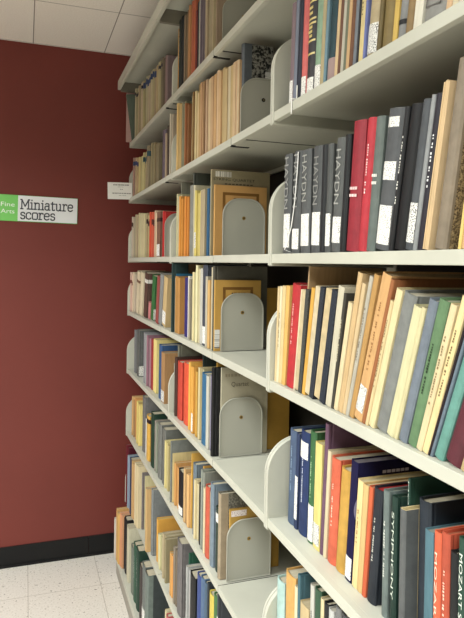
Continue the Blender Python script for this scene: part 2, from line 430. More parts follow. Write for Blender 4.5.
# bay, shelf, height, shelf name, [kind, look, colour, setback, far side, thickness, height, depth, lean, details]
BOOKS = [
('near',2,1.9008,'top near shelf',[
('p','mauve pamphlet',(140,118,124),0.01,1.107,0.0172,0.2017,0.1618,0.0466,{'lab': (0.02,0.24)}),
('p','grey-blue pamphlet',(128,134,150),0.01,1.0892,0.0134,0.2247,0.1571,0.057,{}),
('h','navy hardback',(34,38,56),0.01,1.0752,0.0176,0.2204,0.155,0.058,{}),
('h','coral red hardback',(222,98,92),0.01,1.0553,0.0219,0.2022,0.1629,0.0499,{'lab': (0.02,0.2)}),
('h','charcoal gold-banded hardback',(58,54,58),0.01,1.0327,0.0309,0.2014,0.1668,0.0499,{'lab': (0.02,0.15),'gold': 1}),
('h','mint green hardback',(140,172,140),0.01,1.0006,0.0251,0.2027,0.1648,0.0723,{'lab': (0.02,0.22)}),
('p','beige score',(190,172,128),0.01,0.9746,0.0123,0.2161,0.1555,0.0715,{}),
('h','pale blue hardback',(110,146,160),0.01,0.9617,0.0092,0.2047,0.1755,0.0834,{}),
('h','dark teal hardback',(24,62,70),0.01,0.9509,0.029,0.2238,0.1591,0.0999,{'lab': (0.01,0.18),'labc': (150,128,124)}),
('p','cream score',(222,190,140),0.01,0.9207,0.0094,0.2219,0.1788,0.0978,{}),
('h','rust brown hardback',(112,70,44),0.01,0.9106,0.0097,0.2371,0.1638,0.0978,{}),
('p','off-white score',(196,188,168),0.01,0.9002,0.0095,0.2326,0.1543,0.0978,{}),
('p','grey-green pamphlet',(122,126,104),0.01,0.8901,0.0077,0.2055,0.1609,0.0978,{}),
('p','peach score',(214,172,118),0.01,0.8818,0.0092,0.2117,0.1562,0.0978,{}),
('h','chestnut brown hardback',(118,72,38),0.01,0.8719,0.0106,0.2069,0.1752,0.0978,{}),
('h','steel grey hardback',(118,124,132),0.01,0.8598,0.0109,0.2243,0.1688,0.0931,{}),
('h','black thin hardback',(30,30,34),0.01,0.8482,0.0055,0.2208,0.1631,0.0931,{}),
('p','pale yellow lettered score',(228,204,138),0.01,0.8417,0.0129,0.2023,0.1547,0.0915,{'dash': (90,80,60)}),
('p','periwinkle blue score',(118,128,186),0.01,0.8282,0.0065,0.2259,0.1586,0.0915,{}),
('h','khaki hardback',(184,164,122),0.01,0.8208,0.0301,0.2119,0.1646,0.1242,{'lab': (0.03,0.24),'labp': 1}),
('h','olive drab hardback',(110,92,44),0.01,0.7896,0.01,0.2172,0.1689,0.1232,{}),
('h','olive gold wide hardback',(136,114,56),0.01,0.7788,0.0289,0.2302,0.1612,0.1223,{}),
('p','bright yellow score',(222,184,80),0.01,0.7484,0.0111,0.2093,0.172,0.1191,{}),
('h','grey black-banded hardback',(140,140,138),0.01,0.736,0.0166,0.22,0.1686,0.152,{'band': (0.1,0.13,(25,25,28))}),
('h','ochre tan hardback',(150,120,70),0.01,0.7185,0.0176,0.2277,0.1768,0.1524,{}),
('p','cream thick score',(232,226,206),0.01,0.6996,0.0185,0.2372,0.1608,0.1513,{}),
('b','grey boxed-title binder',(150,148,142),0.01,0.6787,0.0443,0.2159,0.1562,0.1442,{'sp2': (196,192,182),'plate': 1}),
('p','peach folder',(226,186,140),0.01,0.632,0.0111,0.2058,0.1736,0.2024,{}),
('p','cream folder',(230,216,178),0.01,0.6197,0.0099,0.2015,0.1663,0.2008,{}),
('p','ivory folder',(224,212,186),0.01,0.6087,0.0131,0.2291,0.1712,0.1993,{}),
('h','ash grey hardback',(96,98,98),0.01,0.5944,0.0289,0.225,0.16,0.1993,{}),
('h','dusky brown hardback',(84,62,48),0.01,0.5641,0.0258,0.2178,0.16,0.1993,{}),
('h','ink blue hardback',(40,48,74),0.01,0.5371,0.0291,0.2132,0.16,0.1993,{}),
('p','wheat score',(206,186,136),0.01,0.5065,0.0275,0.2236,0.16,0.1993,{}),
('h','moss green hardback',(62,84,58),0.01,0.4777,0.0333,0.209,0.16,0.1993,{}),
('h','wine hardback',(104,40,48),0.01,0.4429,0.03,0.1924,0.16,0.1993,{}),
('h','soot black hardback',(34,34,36),0.01,0.4115,0.0304,0.2159,0.16,0.1993,{}),
('p','oatmeal score',(196,180,146),0.01,0.3797,0.0339,0.2229,0.16,0.1993,{}),
('h','pewter hardback',(110,112,116),0.01,0.3443,0.0254,0.2054,0.16,0.1993,{}),
]),
('near',3,1.6011,'second near shelf',[
('h','slim grey HAYDN volume',(82,84,84),0.008,1.1265,0.0337,0.2014,0.1446,0.0252,{'lab': (0.06,0.4),'txt': ('HAYDN',(150,150,146),0.45,0.97,0.55),'tape': 1}),
('h','grey HAYDN volume with ribbon',(82,84,84),0.008,1.0851,0.0343,0.2001,0.1558,0.0411,{'lab': (0.04,0.24),'txt': ('HAYDN',(150,150,146),0.45,0.97,0.55),'ribbon': 1}),
('h','wide grey HAYDN volume',(86,88,88),0.008,1.0441,0.0384,0.1966,0.1483,0.01,{'lab': (0.07,0.38),'txt': ('HAYDN',(156,156,150),0.5,0.95,0.5)}),
('h','grey HAYDN volume',(80,82,82),0.008,0.999,0.0361,0.1948,0.147,0.0363,{'lab': (0.07,0.38),'txt': ('HAYDN',(140,140,136),0.45,0.9,0.5)}),
('h','black hardback',(30,32,34),0.008,0.9618,0.0179,0.1923,0.1455,0.0334,{}),
('h','slim labelled grey HAYDN volume',(84,86,84),0.008,0.9423,0.0191,0.1901,0.1637,0.0342,{'lab': (0.06,0.36)}),
('h','tall grey HAYDN volume',(90,92,90),0.008,0.9217,0.0314,0.1937,0.1473,0.0817,{'lab': (0.08,0.31),'txt': ('HAYDN',(160,160,155),0.42,0.9,0.5)}),
('h','black volume with green foot',(26,28,30),0.008,0.8888,0.0167,0.1945,0.1503,0.0778,{}),
('h','wide crimson hardback',(158,26,44),0.008,0.8714,0.0375,0.2096,0.154,0.0944,{'dash': (226,200,196),'htxt': (0.42,0.55)}),
('h','slim scarlet hardback',(196,30,48),0.008,0.8322,0.0236,0.2069,0.1663,0.1169,{'dash': (236,214,210)}),
('h','grey-green hardback',(102,112,106),0.008,0.8076,0.0228,0.2034,0.1461,0.1156,{'htxt': (0.5,0.62),'dash': (214,214,206)}),
('b','charcoal hardback with three labels',(86,88,90),0.008,0.7838,0.0374,0.2058,0.1555,0.1529,{'lab': (0.04,0.32),'lab2': (0.5,0.63),'lab3': (0.87,0.94),'sp2': (52,54,56)}),
('h','black hardback with white title',(28,28,30),0.008,0.7452,0.0104,0.2035,0.1581,0.1751,{'dash': (230,228,220)}),
('h','broad black hardback',(18,18,20),0.008,0.7339,0.0265,0.2017,0.1666,0.1743,{}),
('h','dark grey hardback with label',(78,82,86),0.008,0.706,0.0182,0.2026,0.165,0.1727,{'lab': (0.05,0.32),'labp': 1}),
('h','light grey hardback',(150,152,152),0.008,0.687,0.0081,0.2053,0.1661,0.1727,{}),
('h','black-violet hardback with white title',(40,36,46),0.008,0.6781,0.0132,0.2038,0.1511,0.1727,{'dash': (226,226,226)}),
('p','cream unbound score',(224,190,138),0.008,0.6641,0.0117,0.2198,0.1546,0.1726,{'sheets': 1}),
('h','tall green hardback',(44,92,72),0.0443,0.6517,0.0074,0.2669,0.14,0.1726,{}),
('b','taupe and brown tweed hardback',(140,124,102),0.008,0.6435,0.0216,0.2351,0.21,0.1725,{'tweed': 1,'labside': 1}),
('p','yellow-edged folder',(232,200,104),0.008,0.5967,0.0053,0.1573,0.19,0.1583,{}),
('p','peach folder',(228,178,118),0.008,0.5905,0.0094,0.1628,0.1532,0.1565,{}),
('h','ash grey hardback',(96,98,98),0.008,0.58,0.0326,0.2283,0.16,0.1565,{}),
('h','dusky brown hardback',(84,62,48),0.008,0.5462,0.0238,0.197,0.16,0.1565,{}),
('h','ink blue hardback',(40,48,74),0.008,0.5213,0.0248,0.1993,0.16,0.1565,{}),
('p','wheat score',(206,186,136),0.008,0.4954,0.0278,0.2136,0.16,0.1565,{}),
('h','moss green hardback',(62,84,58),0.008,0.4664,0.0252,0.1902,0.16,0.1565,{}),
('h','wine hardback',(104,40,48),0.008,0.4402,0.027,0.2048,0.16,0.1565,{}),
('h','soot black hardback',(34,34,36),0.008,0.412,0.0288,0.2281,0.16,0.1565,{}),
('p','oatmeal score',(196,180,146),0.008,0.3821,0.0303,0.2106,0.16,0.1565,{}),
('h','pewter hardback',(110,112,116),0.008,0.3506,0.0294,0.217,0.16,0.1565,{}),
]),
('near',4,1.3326,'middle near shelf',[
('p','cream score',(218,190,136),0.008,1.1543,0.0085,0.2003,0.1775,0.0579,{}),
('p','white-flecked cream score',(228,212,170),0.008,1.1451,0.0109,0.2015,0.1742,0.0684,{'dash': (120,100,70)}),
('p','pale buff score',(222,194,132),0.008,1.1336,0.0148,0.2028,0.1768,0.0761,{}),
('p','amber yellow score',(226,176,80),0.008,1.1182,0.0164,0.2038,0.1747,0.0877,{}),
('h','cherry red hardback',(194,24,32),0.008,1.1003,0.0348,0.2076,0.1637,0.1214,{'dash': (240,200,190)}),
('p','tall tan board-backed score',(196,160,112),0.0258,1.0646,0.0049,0.245,0.1639,0.1214,{}),
('p','torn cream score',(226,204,168),0.008,1.059,0.0049,0.2008,0.1558,0.1385,{}),
('b','cream and charcoal speckled score',(206,184,138),0.008,1.0532,0.0284,0.2008,0.1703,0.1369,{'sp2': (58,58,54)}),
('p','golden yellow score',(222,164,40),0.008,1.0228,0.0127,0.2063,0.1547,0.1679,{}),
('b','cream and black bound score',(214,194,152),0.008,1.0086,0.0337,0.2091,0.1548,0.1838,{'sp2': (36,40,48)}),
('b','buff and black bound score',(208,184,134),0.008,0.9715,0.0389,0.2063,0.1587,0.2014,{'sp2': (32,38,48)}),
('p','off-white score',(206,196,168),0.008,0.9285,0.0196,0.2135,0.1574,0.1884,{}),
('p','black-flecked thin score',(70,66,58),0.008,0.9078,0.0083,0.2025,0.1622,0.1879,{'dash': (200,190,160)}),
('p','cream torn-edged score',(226,204,156),0.008,0.8986,0.0128,0.1901,0.1544,0.2284,{}),
('p','tall tan score',(210,174,118),0.008,0.8841,0.0137,0.241,0.153,0.2376,{}),
('p','pale tan score',(214,184,134),0.008,0.8693,0.0102,0.2248,0.1571,0.2484,{}),
('p','grey-white printed score',(186,178,160),0.008,0.8582,0.0093,0.2387,0.1558,0.2773,{'dash': (110,100,90)}),
('p','ochre tan score',(192,144,72),0.008,0.8473,0.0127,0.2415,0.1629,0.2793,{}),
('p','tan printed score with label',(216,164,98),0.008,0.8332,0.0227,0.2435,0.1537,0.3097,{'dash': (130,90,50),'lab': (0.06,0.24),'labp': 1}),
('p','rust brown score',(164,100,52),0.008,0.8082,0.0083,0.2374,0.1768,0.3074,{}),
('p','cream printed score',(222,196,140),0.008,0.7983,0.0076,0.2051,0.1697,0.3049,{'dash': (110,90,60)}),
('p','broad cream score',(228,208,152),0.008,0.7895,0.0146,0.2223,0.157,0.3037,{}),
('h','large grey hardback',(128,130,126),0.008,0.7731,0.0293,0.2148,0.2,0.3015,{}),
('p','cream-green score',(216,208,158),0.008,0.7414,0.0165,0.1995,0.1599,0.2995,{}),
('p','pale cream score',(214,202,150),0.008,0.7235,0.0085,0.2002,0.1624,0.2995,{}),
('h','blue-grey hardback',(116,126,138),0.008,0.7139,0.018,0.2104,0.1629,0.2989,{}),
('h','sage green hardback with dark title',(98,134,90),0.008,0.6928,0.0197,0.211,0.2,0.2912,{'dash': (34,50,34)}),
('p','cream printed pamphlet',(226,204,154),0.008,0.6716,0.0115,0.2088,0.1563,0.3078,{'dash': (120,100,70)}),
('p','pale yellow lettered score',(238,212,146),0.008,0.6587,0.0114,0.2211,0.1761,0.3256,{'dash': (90,70,40)}),
('h','maroon-black thin hardback',(36,20,26),0.008,0.646,0.0037,0.2083,0.18,0.3463,{}),
('h','slate blue hardback',(104,120,134),0.008,0.6415,0.0047,0.1986,0.1657,0.3503,{}),
('h','teal green hardback',(96,156,142),0.008,0.6359,0.0163,0.1995,0.1662,0.3541,{}),
('h','maroon thick hardback',(98,36,48),0.008,0.6177,0.027,0.2076,0.1553,0.3534,{}),
('p','buff flecked score',(190,164,110),0.008,0.5854,0.0098,0.1831,0.1558,0.3386,{'dash': (90,80,60)}),
('h','ash grey hardback',(96,98,98),0.008,0.574,0.0261,0.2006,0.16,0.3386,{}),
('h','dusky brown hardback',(84,62,48),0.008,0.5455,0.0319,0.1965,0.16,0.3386,{}),
('h','ink blue hardback',(40,48,74),0.008,0.5109,0.0223,0.228,0.16,0.3386,{}),
('p','wheat score',(206,186,136),0.008,0.4864,0.0283,0.1959,0.16,0.3386,{}),
('h','moss green hardback',(62,84,58),0.008,0.4556,0.0285,0.1911,0.16,0.3386,{}),
('h','wine hardback',(104,40,48),0.008,0.4246,0.0283,0.2291,0.16,0.3386,{}),
('h','soot black hardback',(34,34,36),0.008,0.3937,0.0324,0.2178,0.16,0.3386,{}),
]),
('near',5,1.0392,'fourth near shelf',[
('h','slate blue hardback',(74,94,124),0.034,1.1376,0.0347,0.1972,0.2,0.0374,{'dash': (150,170,190)}),
('p','thin navy pamphlet',(52,64,96),0.034,1.1023,0.0137,0.1974,0.1774,0.0374,{'lab': (0.1,0.55)}),
('h','navy blue hardback',(30,52,100),0.034,1.0871,0.0371,0.209,0.1714,0.0398,{'dash': (220,226,234),'lab': (0.74,0.9)}),
('h','bright green hardback',(52,104,58),0.034,1.0438,0.0246,0.2185,0.1893,0.0343,{'dash': (170,200,160),'lab': (0.02,0.34)}),
('p','yellow score with label',(228,206,112),0.034,1.0171,0.0268,0.2035,0.1823,0.0268,{'lab': (0.04,0.24),'labp': 1}),
('h','plum purple tall hardback',(110,74,98),0.034,0.9891,0.0127,0.2488,0.22,0.0621,{}),
('p','cream wide score',(214,198,158),0.034,0.9756,0.0109,0.2021,0.2,0.0654,{}),
('h','orange hardback with white title',(218,92,50),0.034,0.9636,0.0303,0.1944,0.1896,0.0626,{'dash': (244,220,200)}),
('h','mustard yellow hardback',(204,152,30),0.034,0.9325,0.0297,0.1865,0.1763,0.0878,{}),
('p','midnight blue score with circle emblem',(28,24,66),0.034,0.8958,0.021,0.2112,0.2,0.0765,{'emblem': 1,'lab': (0.02,0.2)}),
('p','yellow printed score',(236,208,138),0.034,0.8725,0.016,0.1856,0.1731,0.0801,{'dash': (150,110,60)}),
('p','buff score',(220,180,110),0.034,0.8558,0.014,0.1842,0.1905,0.0846,{}),
('p','thin burnt orange score',(214,94,44),0.034,0.8408,0.0103,0.1867,0.1957,0.0958,{}),
('h','black hardback with red top',(34,40,50),0.034,0.8287,0.0234,0.1893,0.1917,0.0893,{'redtop': 1,'dash': (190,190,180)}),
('h','grey-green hardback',(108,120,116),0.034,0.785,0.0146,0.1949,0.1904,0.0,{'dash': (210,210,200)}),
('h','dark green SYMPHONY hardback',(22,54,44),0.034,0.7624,0.0139,0.1941,0.1907,0.0,{'txt': ('SYMPHONY',(206,214,200),0.2,0.88,0.42)}),
('h','tall dark green MOZART hardback',(34,76,62),0.0533,0.7479,0.0053,0.2229,0.17,0,{'txt': ('MOZART',(214,222,210),0.55,0.98,0.42)}),
('b','grey cream-edged hardback',(96,98,98),0.034,0.7407,0.0135,0.1836,0.1732,0.0,{'sp2': (214,190,130)}),
('h','thick dark slate hardback',(42,50,60),0.0538,0.7262,0.0274,0.2024,0.17,0,{}),
('p','torn teal pamphlet',(84,122,134),0.034,0.6822,0.0179,0.1783,0.177,0.0,{}),
('h','orange MOZART hardback',(226,92,42),0.034,0.6636,0.0146,0.1837,0.1674,0.0,{'txt': ('MOZART',(248,214,190),0.3,0.85,0.34),'redp': 1}),
('h','rust red lettered hardback',(190,72,36),0.034,0.6484,0.0161,0.1894,0.1673,0.0,{'dash': (240,200,180),'redp': 1}),
('h','small black hardback',(24,26,28),0.034,0.6307,0.014,0.1715,0.1748,0.0,{}),
('h','green MOZART SYMPHONY hardback',(34,72,56),0.034,0.616,0.0151,0.1962,0.1742,0.0,{'txt': ('MOZART SYMPHONY',(220,226,214),0.05,0.9,0.4)}),
('h','golden yellow hardback',(226,176,56),0.034,0.6003,0.0103,0.2459,0.187,0.0,{}),
('h','ash grey hardback',(96,98,98),0.034,0.589,0.0335,0.2079,0.16,0,{}),
('h','dusky brown hardback',(84,62,48),0.034,0.5547,0.0332,0.2295,0.16,0,{}),
('h','ink blue hardback',(40,48,74),0.034,0.5207,0.0335,0.2046,0.16,0,{}),
('p','wheat score',(206,186,136),0.034,0.4864,0.0246,0.1991,0.16,0,{}),
('h','moss green hardback',(62,84,58),0.034,0.4609,0.0244,0.1982,0.16,0,{}),
('h','wine hardback',(104,40,48),0.034,0.4358,0.0295,0.226,0.16,0,{}),
('h','soot black hardback',(34,34,36),0.034,0.4055,0.0321,0.2092,0.16,0,{}),
('p','oatmeal score',(196,180,146),0.034,0.3726,0.0298,0.222,0.16,0,{}),
('h','pewter hardback',(110,112,116),0.034,0.342,0.023,0.2164,0.16,0,{}),
('h','umber hardback',(90,70,50),0.034,0.3182,0.0329,0.2213,0.16,0,{}),
]),
('near',6,0.7237,'bottom near shelf',[
('h','pale aqua hardback',(172,206,198),0.02,1.1543,0.0365,0.1909,0.1758,0.0,{}),
('h','amber yellow hardback',(220,164,72),0.02,1.1117,0.046,0.2272,0.1671,0.0,{}),
('p','thin cream score',(226,210,168),0.02,1.0631,0.0122,0.2182,0.1847,0.0,{}),
('h','teal blue hardback',(66,108,120),0.02,1.0503,0.0101,0.2476,0.1716,0.0,{}),
('p','short buff score',(206,180,128),0.02,1.0374,0.0369,0.2022,0.1851,0.0,{}),
('p','black and white speckled score',(200,196,184),0.02,0.9956,0.0141,0.2572,0.19,0.0,{'dash': (40,40,40)}),
('h','bottle green hardback',(48,86,60),0.02,0.9805,0.0245,0.2594,0.1734,0.0,{}),
('p','cream short score',(220,200,150),0.02,0.9545,0.0116,0.2528,0.1736,0.0,{}),
('h','small black hardback',(28,28,30),0.02,0.9423,0.0168,0.2522,0.1893,0.0,{}),
('p','pale grey score',(196,196,190),0.02,0.924,0.0166,0.2515,0.1829,0.0,{}),
('h','mid grey hardback',(126,126,124),0.02,0.9016,0.018,0.2675,0.1669,0.0,{}),
('h','dark grey hardback',(74,76,78),0.02,0.8799,0.0195,0.2675,0.1657,0.0,{}),
]),
('mid',1,2.1804,'top middle-bay shelf',[
('p','pale grey thin score',(150,148,138),0.0143,2.0749,0.0028,0.1672,0.1386,0.0,{}),
('p','golden yellow score',(214,154,60),0.0138,2.0715,0.008,0.2291,0.1385,0.0,{}),
('h','dark green lettered hardback',(30,46,42),0.0105,2.0576,0.0376,0.2478,0.1508,0.0,{'dash': (170,180,170)}),
('h','black-teal hardback',(22,30,32),0.0081,2.0186,0.0349,0.2461,0.1381,0.0,{}),
('p','grey-tan score',(144,122,96),0.0117,1.9831,0.0179,0.241,0.1506,0.0,{}),
('p','grey-tan score',(137,120,90),0.0166,1.9645,0.0179,0.2373,0.1506,0.0,{}),
('p','light brown score',(157,118,80),0.0141,1.9454,0.0134,0.2453,0.1454,0.0,{}),
('p','light brown score',(158,117,77),0.0194,1.9313,0.0134,0.2387,0.1454,0.0,{}),
('p','tan orange score',(202,143,87),0.0098,1.9166,0.0143,0.2488,0.1401,0.0,{}),
('p','tan orange score',(195,142,87),0.0169,1.9017,0.0143,0.2374,0.1401,0.0,{}),
('p','terracotta score',(189,102,68),0.0121,1.8861,0.0186,0.249,0.1408,0.0,{}),
('p','terracotta score',(198,103,66),0.0136,1.8668,0.0186,0.2454,0.1408,0.0,{}),
('h','deep red thin hardback',(128,42,36),0.0144,1.8468,0.0138,0.2036,0.1451,0.0,{}),
('h','black hardback',(34,38,42),0.0143,1.8306,0.0349,0.2205,0.146,0.0,{}),
('p','white-edged thin score',(196,194,180),0.0117,1.7951,0.0175,0.217,0.157,0.0,{}),
('p','mauve grey score',(111,99,108),0.0093,1.7753,0.0146,0.2167,0.1354,0.0,{}),
('p','mauve grey score',(120,107,115),0.0113,1.76,0.0146,0.206,0.1354,0.0,{}),
('p','mauve grey score',(123,111,114),0.0137,1.7447,0.0146,0.2048,0.1354,0.0,{}),
('p','cream score with printed cover',(181,160,127),0.0092,1.7188,0.0193,0.2285,0.1,0.0,{}),
('p','cream score with printed cover',(170,155,121),0.0153,1.6988,0.0193,0.2273,0.1,0.0,{}),
('p','cream score with printed cover',(172,155,123),0.0146,1.6788,0.0193,0.2219,0.1,0.0,{}),
('p','ivory folder',(190,172,132),0.004,1.6263,0.006,0.22,0.148,0.0,{}),
('p','pinkish buff folder',(170,144,118),0.0119,1.6195,0.007,0.22,0.1369,0.0,{}),
]),
('mid',2,1.9008,'second middle-bay shelf',[
('h','grass green hardback',(50,92,48),0.0149,2.0749,0.0131,0.2357,0.1365,0.0,{'lab': (0.02,0.25)}),
('p','pale yellow score',(222,181,106),0.0087,2.0603,0.0181,0.2398,0.1583,0.0,{}),
('p','pale yellow score',(189,158,94),0.0117,2.0415,0.0181,0.2361,0.1583,0.0,{}),
('p','pale yellow score',(198,162,98),0.0115,2.0226,0.0181,0.2282,0.1583,0.0,{}),
('p','grey-green score',(150,144,115),0.0135,2.0024,0.0136,0.2291,0.136,0.0,{}),
('p','grey-green score',(157,155,123),0.0172,1.9881,0.0136,0.2229,0.136,0.0,{}),
('p','grey-green score',(137,138,108),0.0163,1.9738,0.0136,0.2271,0.136,0.0,{}),
('p','chestnut folder',(164,101,55),0.011,1.9569,0.014,0.2158,0.1381,0.0,{}),
('p','chestnut folder',(147,96,54),0.0173,1.9423,0.014,0.2076,0.1381,0.0,{}),
('p','cream folder',(219,193,141),0.0293,1.9269,0.0028,0.2348,0.1547,0.0,{}),
('p','tan folder',(208,173,112),0.0315,1.9235,0.0028,0.2498,0.1571,0.0,{}),
('p','brown folder',(154,119,68),0.0279,1.9201,0.014,0.2463,0.1371,0.0,{}),
('p','brown folder',(143,102,66),0.0334,1.9053,0.014,0.2448,0.1371,0.0,{}),
('p','cream folder',(227,204,148),0.028,1.8888,0.014,0.241,0.1452,0.0,{}),
('p','cream folder',(232,202,150),0.0325,1.8741,0.014,0.2308,0.1452,0.0,{}),
('p','golden tan folder',(198,158,90),0.0331,1.8576,0.0136,0.2547,0.1502,0.0,{}),
('p','golden tan folder',(210,167,93),0.0343,1.8433,0.0136,0.2522,0.1502,0.0,{}),
('p','tan folder',(211,165,119),0.028,1.8273,0.0132,0.2515,0.1555,0.0,{}),
('p','tan folder',(209,166,115),0.0324,1.8135,0.0132,0.2505,0.1555,0.0,{}),
('p','brown folder',(157,119,78),0.0299,1.798,0.0128,0.2487,0.1459,0.0,{}),
('p','brown folder',(151,109,78),0.0327,1.7846,0.0128,0.2469,0.1459,0.0,{}),
('p','buff folder',(209,174,137),0.0294,1.7694,0.0124,0.2441,0.1572,0.0,{}),
('p','buff folder',(222,176,142),0.0338,1.7564,0.0124,0.2356,0.1572,0.0,{}),
('p','cream folder',(220,192,144),0.0292,1.7417,0.0254,0.236,0.1476,0.0,{}),
('p','peach folder',(209,169,123),0.0279,1.7148,0.0247,0.2346,0.1389,0.0,{}),
('p','tan folder',(216,169,110),0.0296,1.6886,0.024,0.2342,0.1425,0.0,{}),
('p','cream folder',(231,194,150),0.031,1.6631,0.0234,0.2381,0.142,0.0,{}),
('p','buff folder',(222,179,125),0.0276,1.6383,0.0228,0.2272,0.1433,0.0,{}),
('p','tan folder',(203,173,116),0.0326,1.6141,0.0222,0.2319,0.1354,0.0,{}),
('p','peach folder',(206,177,123),0.0308,1.5906,0.0216,0.2207,0.1395,0.0,{}),
('p','cream folder',(212,193,156),0.0332,1.5677,0.021,0.221,0.1376,0.0,{}),
('p','tan folder',(205,174,114),0.0333,1.5454,0.0205,0.2176,0.1469,0.0,{}),
('p','buff folder',(219,185,139),0.0323,1.5237,0.02,0.2191,0.1472,0.0,{}),
('p','peach folder',(213,173,128),0.0333,1.5025,0.0195,0.2175,0.1432,0.0,{}),
('p','cream folder',(217,191,147),0.0303,1.4818,0.0109,0.2142,0.1503,0.0,{}),
('p','buff folder',(214,173,122),0.0284,1.4616,0.0028,0.2085,0.1363,0.0,{}),
('b','tall grey hardback with marbled sides',(92,98,104),0.0353,1.4695,0.02,0.25,0.0852,0.0,{'marble': 1,'labside2': 1}),
]),
('mid',3,1.6011,'third middle-bay shelf',[
('p','grey cream-edged tall score',(140,138,120),0.0323,2.0749,0.006,0.2678,0.06,0,{}),
('p','thin cream score',(203,196,147),0.0123,2.0575,0.0135,0.221,0.1432,0.0,{}),
('p','thin cream score',(198,188,151),0.0142,2.0433,0.0135,0.211,0.1432,0.0,{}),
('p','thin cream score',(202,186,141),0.0196,2.0291,0.0135,0.2147,0.1432,0.0,{}),
('p','orange-yellow score',(223,145,23),0.009,2.0091,0.0193,0.2073,0.1277,0.0,{}),
('p','orange-yellow score',(213,138,21),0.0122,1.9891,0.0193,0.1971,0.1277,0.0,{}),
('p','orange-yellow score',(189,126,15),0.0165,1.9691,0.0193,0.1985,0.1277,0.0,{}),
('p','deep amber score',(226,137,18),0.0101,1.9397,0.0193,0.1998,0.1426,0.0,{}),
('p','deep amber score',(211,131,17),0.0141,1.9197,0.0193,0.1958,0.1426,0.0,{}),
('p','deep amber score',(181,120,14),0.0176,1.8997,0.0193,0.1961,0.1426,0.0,{}),
('h','tall dark green-grey hardback',(78,82,72),0.0227,1.8791,0.009,0.2723,0.15,0,{}),
('h','grey hardback',(134,132,122),0.0084,1.8695,0.0321,0.2274,0.1263,0.0,{}),
('p','slim cream score',(206,196,162),0.0128,1.8363,0.0181,0.2252,0.1411,0.0,{}),
('p','pale yellow score with label',(219,198,96),0.0116,1.817,0.0193,0.2064,0.1325,0.0,{'lab': (0.12,0.36),'labp': 1}),
('p','pale yellow score with label',(209,186,95),0.017,1.797,0.0193,0.1954,0.1325,0.0,{}),
('p','pale yellow score with label',(241,216,103),0.0177,1.777,0.0193,0.2004,0.1325,0.0,{}),
('p','grey-beige drawing-covered score',(178,160,124),0.0088,1.7424,0.0474,0.1984,0.1364,0.0,{'plate': 1}),
('p','deep blue score',(50,97,133),0.0148,1.693,0.0198,0.1987,0.1305,0.0,{}),
('p','deep blue score',(44,76,113),0.0182,1.6725,0.0198,0.1944,0.1305,0.0,{}),
('p','sky blue thin score',(110,150,180),0.0112,1.65,0.0159,0.2026,0.1264,0.0,{}),
('p','pale grey thin score',(190,188,178),0.0111,1.6331,0.0127,0.2167,0.1477,0.0,{}),
('p','tall STRING QUARTET score with barcode',(150,136,100),-0.0006,1.6083,0.01,0.2431,0.178,0.0,{'cover': 'quartet'}),
('f','orange-tan framed folder',(206,152,72),0.0068,1.5975,0.009,0.1989,0.1579,0.0,{'cover': 'frame'}),
]),
('mid',4,1.3326,'fourth middle-bay shelf',[
('p','brown tall score',(156,118,80),0.0237,2.0749,0.01,0.2419,0.1,0,{}),
('h','dark teal tall hardback',(34,62,62),-0.0006,2.0643,0.008,0.245,0.06,0,{}),
('p','cyan blue thin score',(44,124,160),0.0148,2.0557,0.0028,0.2075,0.1426,0.0,{}),
('p','grey-cream thin score',(160,150,126),0.0101,2.0523,0.0034,0.1931,0.1407,0.0,{}),
('p','caramel tan score',(187,133,56),0.0092,2.0474,0.0193,0.1989,0.1348,0.0,{}),
('p','caramel tan score',(184,131,58),0.0104,2.0274,0.0193,0.1975,0.1348,0.0,{}),
('p','caramel tan score',(197,138,59),0.0102,2.0074,0.0193,0.1936,0.1348,0.0,{}),
('h','indigo hardback',(54,46,118),0.0143,1.9433,0.0479,0.1971,0.1307,0.0,{}),
('p','white score',(230,223,207),0.0143,1.8929,0.0134,0.203,0.1309,0.0,{}),
('p','white score',(244,236,219),0.019,1.8789,0.0134,0.1945,0.1309,0.0,{}),
('p','warm grey score',(154,144,123),0.009,1.8635,0.0173,0.1939,0.1361,0.0,{}),
('p','warm grey score',(154,147,121),0.0155,1.8456,0.0173,0.1903,0.1361,0.0,{}),
('p','cream-yellow score',(226,209,150),0.0104,1.8252,0.0184,0.2177,0.128,0.0,{}),
('p','cream-yellow score',(187,179,132),0.0122,1.8061,0.0184,0.2159,0.128,0.0,{}),
('p','tall pale yellow score',(230,220,168),0.0098,1.7848,0.0176,0.2397,0.1314,0.0,{}),
('p','tall pale yellow score',(204,189,148),0.014,1.7665,0.0176,0.2282,0.1314,0.0,{}),
('p','grey-white score',(196,192,180),0.0132,1.746,0.0243,0.23,0.1459,0.0,{}),
('h','dark slate hardback with label',(64,70,84),0.0117,1.7195,0.0446,0.2411,0.1353,0.0,{'lab': (0.03,0.24)}),
('p','light grey score',(190,180,156),0.0084,1.6728,0.0164,0.2078,0.1336,0.0,{}),
('p','apricot score',(214,168,96),0.0089,1.6543,0.0201,0.1974,0.1477,0.0,{}),
('p','ivory tall score',(206,192,158),0.014,1.6323,0.0157,0.2351,0.1401,0.0,{}),
('f','large ochre-yellow envelope',(190,140,20),0.0475,1.6101,0.004,0.1765,0.1713,0.0,{}),
('h','dark grey tall hardback',(84,80,68),0.0089,1.6053,0.012,0.239,0.1634,0.0,{}),
('f','golden tan framed folder',(206,156,52),0.0103,1.5925,0.008,0.1999,0.1389,0.0,{'cover': 'frame','labc2': 1}),
]),
('mid',5,1.0392,'fifth middle-bay shelf',[
('p','pale grey thin score',(170,166,150),0.0162,2.0749,0.0028,0.1794,0.1404,0.0,{}),
('h','forest green tall hardback',(38,66,48),0.0529,2.0715,0.006,0.2255,0.05,0,{}),
('h','olive-grey tall hardback',(120,118,100),0.0258,2.0649,0.012,0.2453,0.1313,0,{}),
